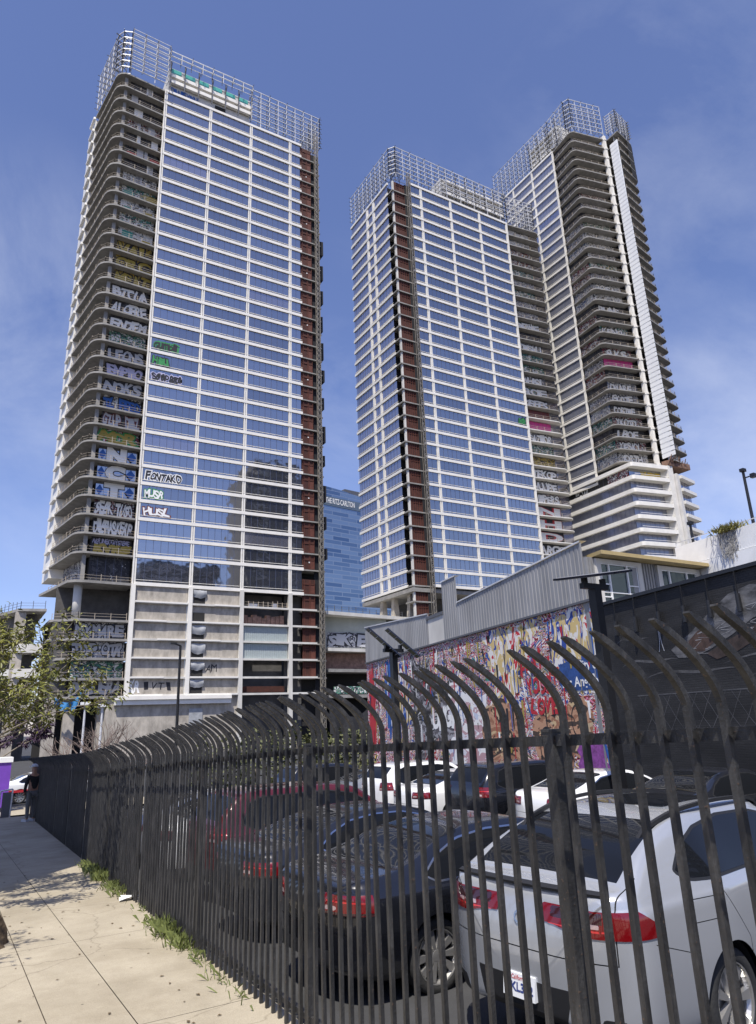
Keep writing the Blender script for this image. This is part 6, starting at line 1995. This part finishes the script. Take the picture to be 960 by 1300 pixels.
cf_su['cuts'] = [
    ('light_strip', lambda x, y, z, v: np.minimum(np.minimum(band(z, 1.06, 1.075), band(abs(y), .54, .93)), np.where(z < 1.2, .27 - x, -.05)), 'tail_strip', .007),
    ('reverse_light', lambda x, y, z, v: np.minimum(np.minimum(band(z, .955, 1.0), band(abs(y), .54, .72)), np.where(z < 1.2, .30 - x, -.05)), 'tail_clear', .005),
    ('tail_light', lambda x, y, z, v: np.minimum(np.minimum(band(z, .93, 1.16), band(abs(y), .52, 2)), np.where(z < 1.2, .32 - x, -.05)), 'tail', .006),
    ('side_window', lambda x, y, z, v: np.where((v > 6.9) & (v < 9.6) & (abs(y) > .4), poly_sd(x, z, su_win), -.05), 'car_glass', .002),
    ('window_trim', lambda x, y, z, v: np.where((v > 6.9) & (v < 9.8) & (abs(y) > .4), poly_sd(x, z, su_win) + .018, -.05), 'car_trim', .003),
    ('rear_window', lambda x, y, z, v: np.minimum(np.minimum(band(x, .15, .45), .66 - abs(y)), np.where((v > 7.3) & (z > 1.2), 1.0, -.05)), 'car_glass', -.002),
    ('windshield', lambda x, y, z, v: np.minimum(np.minimum(band(x, 2.78, 3.5), .64 + .1 * (x - 2.7) - abs(y)), np.where(v > 8.2, 1.0, -.05)), 'car_glass', -.002),
    ('head_light', lambda x, y, z, v: np.minimum(np.minimum(band(z, .72, .88), band(abs(y), .42, 2)), x - 4.3), 'head', .004),
    ('bumper', lambda x, y, z, v: np.minimum(np.maximum(.42 - z, np.minimum(np.minimum(.55 - z, .7 - abs(y)), .5 - x)), 4.9 - x), 'car_trim', .0),
]
cf_su['gaps'] = [(door(1.42), sidem(.35, 1.08), .004), (door(2.36), sidem(.35, 1.08), .004), (door(3.3), sidem(.35, 1.08), .004)]
tsu, tsu_body = make_car('suv', cf_su, 'black SUV in the far row with its red tail light facing the fence', 'cars in the far row')
finish_extra(tsu, 'number_plate', sd_plate, M['plate'])


def place(o, x, y, head, dz=0.0):
    o.location = (x, y, lot_z(y) + dz); o.rotation_euler = (0, 0, R(90 - head))


def repaint(o, key, only=('body', 'side_mirror')):
    for ch in o.children:
        if ch.name.split('.')[0] in only:
            ch.material_slots[0].link = 'OBJECT'; ch.material_slots[0].material = M[key]


def another(src, x, y, head, key, label, group):
    c = copy_tree(src)
    place(c, x, y, head); repaint(c, key)
    c['label'] = label; c['group'] = group
    return c


GF, GB = 'cars parked along the fence', 'cars in the far row'
place(suv, 3.95, 4.73, 83)
place(sed, 3.36, 7.40, 88)
place(tsu, 11.6, 15.6, 90)
another(sed, 3.5, 10.1, 86, 'car_paint_navy', 'charcoal sedan second from the silver coupe SUV, behind the dense pickets', GF)
another(tsu, 3.9, 12.9, 88, 'car_paint_red', 'red SUV third along the fence behind dense pickets', GF)
another(sed, 3.7, 15.6, 90, 'car_paint_white', 'white sedan parked past the red SUV along the fence', GF)
another(sed, 3.7, 18.4, 90, 'car_paint_grey', 'grey sedan farthest along the fence near its dark end', GF)
another(sed, 11.6, 12.95, 90, 'car_paint_white', 'white sedan in the far row right of the black SUV', GB)
another(sed, 11.9, 10.1, 90, 'car_paint_navy', 'charcoal sedan in the far row between white sedan and silver SUV', GB)
another(tsu, 12.4, 7.3, 92, 'car_paint_silver', 'silver grey SUV in the far row at the right edge', GB)
another(sed, 11.6, 18.4, 90, 'car_paint_white', 'white sedan in the far row just left of the black SUV', GB)
another(tsu, 12.0, 21.0, 90, 'car_paint_white', 'white SUV in the far row before the farther solar lamp', GB)
another(sed, 11.8, 23.7, 90, 'car_paint_grey', 'grey sedan in the far row left of the white SUV', GB)
another(tsu, 11.2, 26.6, 90, 'car_paint_black', 'dark SUV with red tail lights at the far left end of the far row', GB)

# ------------------------------------------------------------------ trees
M['bark'] = mat('pale_bark', (0.23, 0.20, 0.155), 0.9, var=.4, vscale=8, bump=.5, bscale=25)
M['leaf'] = mat('tree_leaf', (0.17, 0.165, 0.026), 0.45, var=.55, vscale=2.2, dark=(0.07, 0.085, 0.016))
M['leaf_purple'] = mat('purple_leaf', (0.035, 0.014, 0.04), 0.6, var=.5, vscale=3)


def leaf(mb, o, d, l, wd, roll, mi=0):
    d = Vector(d).normalized()
    s = d.cross(Vector((0, 0, 1)))
    if s.length < .05: s = Vector((1, 0, 0))
    s.normalize(); n = s.cross(d)
    s = s * math.cos(roll) + n * math.sin(roll); n = s.cross(d)
    o = Vector(o)
    p = [o, o + d * l * .35 + s * wd - n * l * .05, o + d * l * .7 + s * wd * .7 - n * l * .03, o + d * l - n * l * .16, o + d * l * .7 - s * wd * .7 - n * l * .03, o + d * l * .35 - s * wd - n * l * .05]
    mid1 = o + d * l * .35 + n * l * .03; mid2 = o + d * l * .7 + n * l * .02
    v = [tuple(q) for q in p] + [tuple(mid1), tuple(mid2)]
    mb._add(v, [(0, 6, 1), (1, 6, 7, 2), (2, 7, 3), (0, 5, 6), (5, 4, 7, 6), (4, 3, 7)], mi)


def grow(wood, tips, p, d, r, l, depth, spread, rng):
    """recursive limb of tapered, slightly bent segments; collects twig ends"""
    p = Vector(p); d = Vector(d).normalized()
    for k in range(3):
        q = p + d * l / 3
        wood.tube(tuple(p), tuple(q), r * (1 - .13 * k), r * (1 - .13 * (k + 1)), 6 if r > .02 else 4, cap=False)
        p = q
        d = (d + Vector((rng.gauss(0, .12), rng.gauss(0, .12), rng.gauss(.03, .10)))).normalized()
        if depth <= 1: tips.append((p.copy(), d.copy()))
    if depth == 0: return
    for k in range(rng.choice((2, 3, 3))):
        dd = (d + Vector((rng.gauss(0, spread), rng.gauss(0, spread), rng.gauss(.05, spread * .7)))).normalized()
        grow(wood, tips, p, dd, r * .62, l * rng.uniform(.68, .88), depth - 1, spread, rng)


def tree(name, label, base, limbs, leaf_l, per_tip, seed, group=None, mleaf='leaf', trunk=None, cat='tree', depth=3, bounds=None):
    rng = random.Random(seed)
    e = empty(name, base, label, cat, group)
    wood = MB(); tips = []
    bx = Vector(base); top = Vector(trunk[0])
    wood.tube(tuple(bx - Vector((0, 0, .2))), tuple(lerp(bx, top, .5) + Vector((.05, .02, 0))), trunk[1], trunk[1] * .85, 10)
    wood.tube(tuple(lerp(bx, top, .5) + Vector((.05, .02, 0))), tuple(top), trunk[1] * .85, trunk[1] * .7, 10)
    for d, r, l in limbs: grow(wood, tips, top, d, r, l, depth, .42, rng)
    wood.build('trunk', M['bark'], e, smooth=True)
    lf = MB()
    for p, d in tips:
        for k in range(per_tip):
            dd = (d * .5 + Vector((rng.gauss(0, .7), rng.gauss(0, .7), rng.gauss(-.55, .35)))).normalized()
            o = p + Vector((rng.gauss(0, .07), rng.gauss(0, .07), rng.gauss(0, .05)))
            if bounds and not bounds(o): continue
            leaf(lf, o, dd, leaf_l * rng.uniform(.6, 1.2), leaf_l * .15, rng.uniform(-1, 1))
    lf.build('crown', M[mleaf], e)
    return e


tree('street_tree', 'leafy pavement tree with thin pale branches reaching in at the left edge', (-.55, 12.6, walk_z(12.6)),
     [((.55, .05, .75), .035, .85), ((.9, -.1, .5), .032, 1.0), ((.25, .2, 1), .034, .95), ((.75, .3, .25), .026, .8), ((-.6, 0, .8), .035, .9), ((.2, -.5, .8), .03, .8), ((1.0, -.3, .62), .03, 1.0)], .11, 8, 5, trunk=((-.25, 12.4, 1.35), .075))
tree('street_tree', 'small pavement tree just left of the photo whose branches shade the slabs', (-2.2, 7.4, walk_z(7)),
     [((.6, .1, .8), .05, .8), ((.1, .5, 1), .05, .8), ((-.5, .1, .8), .05, .7), ((.3, -.5, .9), .045, .7)], .11, 4, 21, trunk=((-1.9, 7.5, 2.9), .10), depth=3, group=None, bounds=lambda o: o[0] < .02 * o[1] - .02 * o[2])
tree('purple_tree', 'dark purple-leaved street tree behind the leafy tree at the far left', (1.0, 39.5, hz(39)),
     [((.5, .0, .5), .08, 1.5), ((-.5, .3, .6), .08, 1.5), ((.2, .3, .9), .08, 1.3), ((.7, -.4, .35), .07, 1.4), ((-.2, -.6, .6), .07, 1.4)], .3, 12, 9, trunk=((1.1, 39.5, hz(39) + 1.5), .13), mleaf='leaf_purple')
# bare twiggy shrub and hedge plants beyond the fence end
for x, y, s, sd in ((.165 * 44, 44, 1.9, 3), (.185 * 47, 47, 2.1, 4)):
    rng = random.Random(sd); wood = MB(); tips = []
    e = empty('bare_shrub', (x, y, hz(y)), 'leafless twiggy shrub under the pale street lamps' if sd == 3 else 'leafless twiggy shrub right of its twin, under the pale street lamps', 'shrub')
    for k in range(7): grow(wood, tips, (x, y, hz(y)), (rng.gauss(0, .5), rng.gauss(0, .5), 1), .06, s * .75, 3, .45, rng)
    wood.build('branches', mat('grey_twig', (0.17, 0.13, 0.11), .9), e)
M['hedge'] = mat('hedge_leaf', (0.10, 0.105, 0.03), .6, var=.5, vscale=2, dark=(0.03, 0.04, 0.012))
for k, (x, y, rx, h) in enumerate(((.33 * 40, 40, 1.6, 2.6), (.40 * 40, 41, 1.8, 2.8), (.455 * 41, 41, 1.5, 3.0), (.51 * 41, 41.5, 1.4, 2.6), (.55 * 42, 42, 1.2, 2.6))):
    rng = random.Random(40 + k); mb = MB()
    zb = hz(y)
    e = empty('roadside_bush', (x, y, zb), ('leftmost', 'second', 'third', 'fourth', 'rightmost')[k] + ' of the yellow-green bushes behind the parked cars, seen between picket tops', 'bush', 'bushes beyond the parking lot')
    for q in range(700):
        a, b = rng.uniform(0, 6.28), rng.uniform(0, 1)
        rr = rx * math.sqrt(rng.uniform(.2, 1)) * (1 - .5 * b ** 2)
        o = (x + rr * math.cos(a) * 1.2, y + rr * math.sin(a), zb + h * b * (1 + .15 * math.sin(3 * a + k)))
        leaf(mb, o, (rng.gauss(0, 1), rng.gauss(0, 1), rng.gauss(.3, .7)), .26, .075, rng.uniform(-1, 1))
    mb.build('foliage', M['hedge'], e)
    mb = MB()
    for q in range(5): mb.tube((x, y, zb), (x + rng.gauss(0, .6), y + rng.gauss(0, .4), zb + h * .8), .05, .02, 5)
    mb.build('stems', M['bark'], e)

# ------------------------------------------------------------------ far end of the pavement
zk = hz(34)
kx = .0672 * 36 - .75
k_ = empty('purple_kiosk', (kx, 36, zk), 'purple metal cabinet with white top standing on the far pavement at the left edge', 'cabinet')
mb = MB(); mb.box(kx - .75, kx + .95, 35.4, 36.6, zk + .12, zk + 2.0); mb.build('cabinet_body', mat('purple_paint_metal', (0.17, 0.06, 0.42), .4, var=.15), k_)
mb = MB(); mb.box(kx - .8, kx + 1.0, 35.35, 36.65, zk + 2.0, zk + 2.2); mb.build('cabinet_top', M['p_white'], k_)
mb = MB(); mb.box(kx - .7, kx + .9, 35.385, 35.4, zk + .12, zk + .22); mb.box(kx + .08, kx + .12, 35.385, 35.4, zk + .2, zk + 1.95); mb.build('cabinet_door_gap', M['p_black'], k_)
bx_ = .0735 * 30
b_ = empty('bike_rack', (bx_, 30.8, walk_z(30.6)), 'grey steel hoop rack with a plate standing in front of the purple cabinet', 'rack')
mb = MB(); z0 = walk_z(30.6) - .12
mb.tube((bx_ - .18, 30.9, z0), (bx_ - .18, 30.9, z0 + 1.0), .03); mb.tube((bx_ - .18, 30.9, z0 + 1.0), (bx_ + .22, 30.9, z0 + 1.05), .03); mb.tube((bx_ + .22, 30.9, z0 + 1.05), (bx_ + .2, 30.9, z0), .03)
mb.build('hoop', M['galv'], b_)
mb = MB(); mb.box(bx_ - .1, bx_ + .19, 30.88, 30.92, z0 + .1, z0 + .95); mb.build('plate', M['galv_dark'], b_)
another(sed, .0865 * 43 - 1.2, 43.5, 82, 'car_paint_white', 'white car with red stripe crossing the street beyond the fence end', None)
bpy.context.view_layer.update()
far_car = [o for o in C.objects if o.get('label', '').startswith('white car with red')][0]
far_car.location.z = hz(43)
del far_car['group']
mb = MB()
mb.box(.3, 3.9, .945, .96, .55, .68); mb.box(.3, 3.9, -.96, -.945, .55, .68)
mb.build('red_stripe', M['p_red'], far_car, local=True)

# person waiting at the far end of the fence
def skin_body(name, pts, edges, rad, m, parent):
    me = bpy.data.meshes.new(name)
    me.from_pydata(pts, edges, [])
    ob = bpy.data.objects.new(name, me); C.objects.link(ob)
    md = ob.modifiers.new('skin', 'SKIN'); md.use_smooth_shade = True
    for i, r in enumerate(rad):
        v = me.skin_vertices[0].data[i]; v.radius = r if isinstance(r, tuple) else (r, r); v.use_root = (i == 0)
    sb_ = ob.modifiers.new('sub', 'SUBSURF'); sb_.levels = 2; sb_.render_levels = 2
    ob.data.materials.append(m); ob.parent = parent
    return ob


py, px_ = 27.6, FX(27.6) - .16
pz = walk_z(27.6)
pe = empty('person', (px_, py, pz), 'person in dark top, pale trousers and cap standing by the far end of the fence', 'person', rotz=R(25))
M['skin'] = mat('skin', (0.33, 0.18, 0.12), .6)
P_ = [(0, 0, .94), (0, .0, 1.16), (0, -.01, 1.38), (0, 0, 1.50), (0, .01, 1.60), (0, .03, 1.72),
      (-.18, 0, 1.40), (-.24, .02, 1.14), (-.22, .10, .90), (.18, 0, 1.40), (.24, .0, 1.14), (.23, .08, .90),
      (-.09, 0, .88), (-.11, .02, .48), (-.12, -.02, .09), (-.12, .14, .035), (.09, 0, .88), (.11, .03, .48), (.12, 0, .09), (.13, .16, .035),
      (-.21, .16, .80), (.22, .15, .80)]
E_ = [(0, 1), (1, 2), (2, 3), (3, 4), (4, 5), (2, 6), (6, 7), (7, 8), (2, 9), (9, 10), (10, 11), (0, 12), (12, 13), (13, 14), (14, 15), (0, 16), (16, 17), (17, 18), (18, 19), (8, 20), (11, 21)]
R_ = [(.15, .11), (.14, .10), (.17, .11), .06, .095, .085, .06, .045, .033, .06, .045, .033, .085, .06, .042, .03, .085, .06, .042, .03, .03, .03]
skin_body('body', P_, E_, R_, M['skin'], pe)
def scaled(idx, k, name, m, edges, plus=0.0):
    mp_ = {j: i for i, j in enumerate(idx)}
    skin_body(name, [P_[j] for j in idx], [(mp_[a], mp_[b]) for a, b in E_ if a in mp_ and b in mp_], [tuple(x * k + plus for x in (R_[j] if isinstance(R_[j], tuple) else (R_[j], R_[j]))) for j in idx], m, pe)
scaled([0, 1, 2, 6, 7, 8, 9, 10, 11], 1.06, 'dark_top', mat('black_cloth', (0.012, 0.012, 0.014), .9), None, .012)
scaled([0, 12, 13, 14, 16, 17, 18], 1.05, 'trousers', mat('light_trousers', (0.12, 0.118, 0.115), .9), None, .012)
mb = MB()
for s in (-1, 1):
    mb.box(s * .125 - .05, s * .125 + .05, -.07, .22, -.0, .075)
mb.build('shoe', M['p_grey'], pe, local=True)
mb = MB()
k = 16; v = []
for i in range(6):
    a = i / 5 * math.pi / 2
    for j in range(k): v.append((.108 * math.cos(a) * math.cos(6.28 * j / k), .02 + .118 * math.cos(a) * math.sin(6.28 * j / k), 1.70 + .10 * math.sin(a)))
mb._add(v, [(i * k + j, i * k + (j + 1) % k, (i + 1) * k + (j + 1) % k, (i + 1) * k + j) for i in range(5) for j in range(k)], 0)
mb.box(-.08, .08, .11, .22, 1.695, 1.715)
mb.build('cap', M['p_grey'], pe, local=True)

# ------------------------------------------------------------------ across the street and behind the camera
sg = empty('shade_block', (-3.0, 17, walk_z(17) - .1), 'unseen raised box on a post, added to shade the pavement and far fence', 'shade_block')  # out-of-view box added only to cast shade on the far fence and pavement
mb = MB(); mb.prism([(-6.5, 11.6), (-.82, 11.6), (-1.95, 25.5), (-6.5, 25.5)], 5.5, 15.8); mb.build('shade_box', M['concrete_light'], sg)
mb = MB()
for z in (5.7, 8.3, 10.9, 13.5, 15.4): mb.bar((-6.4, 11.55, z), (-.9, 11.55, z), .12)
for x in (-6.3, -4.5, -2.7, -.9): mb.bar((x, 11.55, 5.6), (x, 11.55, 15.7), .12)
mb.build('shade_box_frame', M['galv_dark'], sg)
mb = MB(); mb.tube((-3.2, 17, walk_z(17) - .15), (-3.2, 17, 5.5), .45, n=16); mb.build('post', M['galv_dark'], sg)
# tower seen mirrored in the glass of the left tower
rb = empty('apartment_tower', (118, -45, -3), 'grey apartment tower behind the photographer, mirrored in the left tower glass', 'high-rise')
mb = MB(); mb.box(103, 136, -62, -40, -3, 112); mb.box(108, 131, -60, -44, 112, 120); mb.build('wall', mat('grey_render', (0.22, 0.21, 0.2), .9, var=.2, vscale=.2), rb)
mb = MB()
for z in range(4, 112, 4):
    for x in range(104, 135, 4): mb.box(x, x + 2.6, -40.0, -39.9, z, z + 2.2, 0)
mb.build('window', M['mullion'], rb, kind='stuff')
mb = MB()
for z in range(3, 112, 4):
    for x in (108, 122): mb.box(x, x + 5, -40, -38.4, z, z + 1.2)
mb.build('balcony', M['concrete_light'], rb, kind='stuff')
rb2 = empty('office_block', (50, -40, -3), 'low dark office block behind the photographer, mirrored in the lower glass', 'building')
mb = MB(); mb.box(58, 90, -50, -34, -3, 66); mb.build('wall', mat('dark_render', (0.09, 0.10, 0.12), .6, var=.3, vscale=.15), rb2)
mb = MB()
for z in range(2, 64, 4): mb.box(58.5, 89.5, -33.95, -33.9, z, z + 2.0)
mb.build('window_band', M['glass_pale'], rb2, kind='stuff')
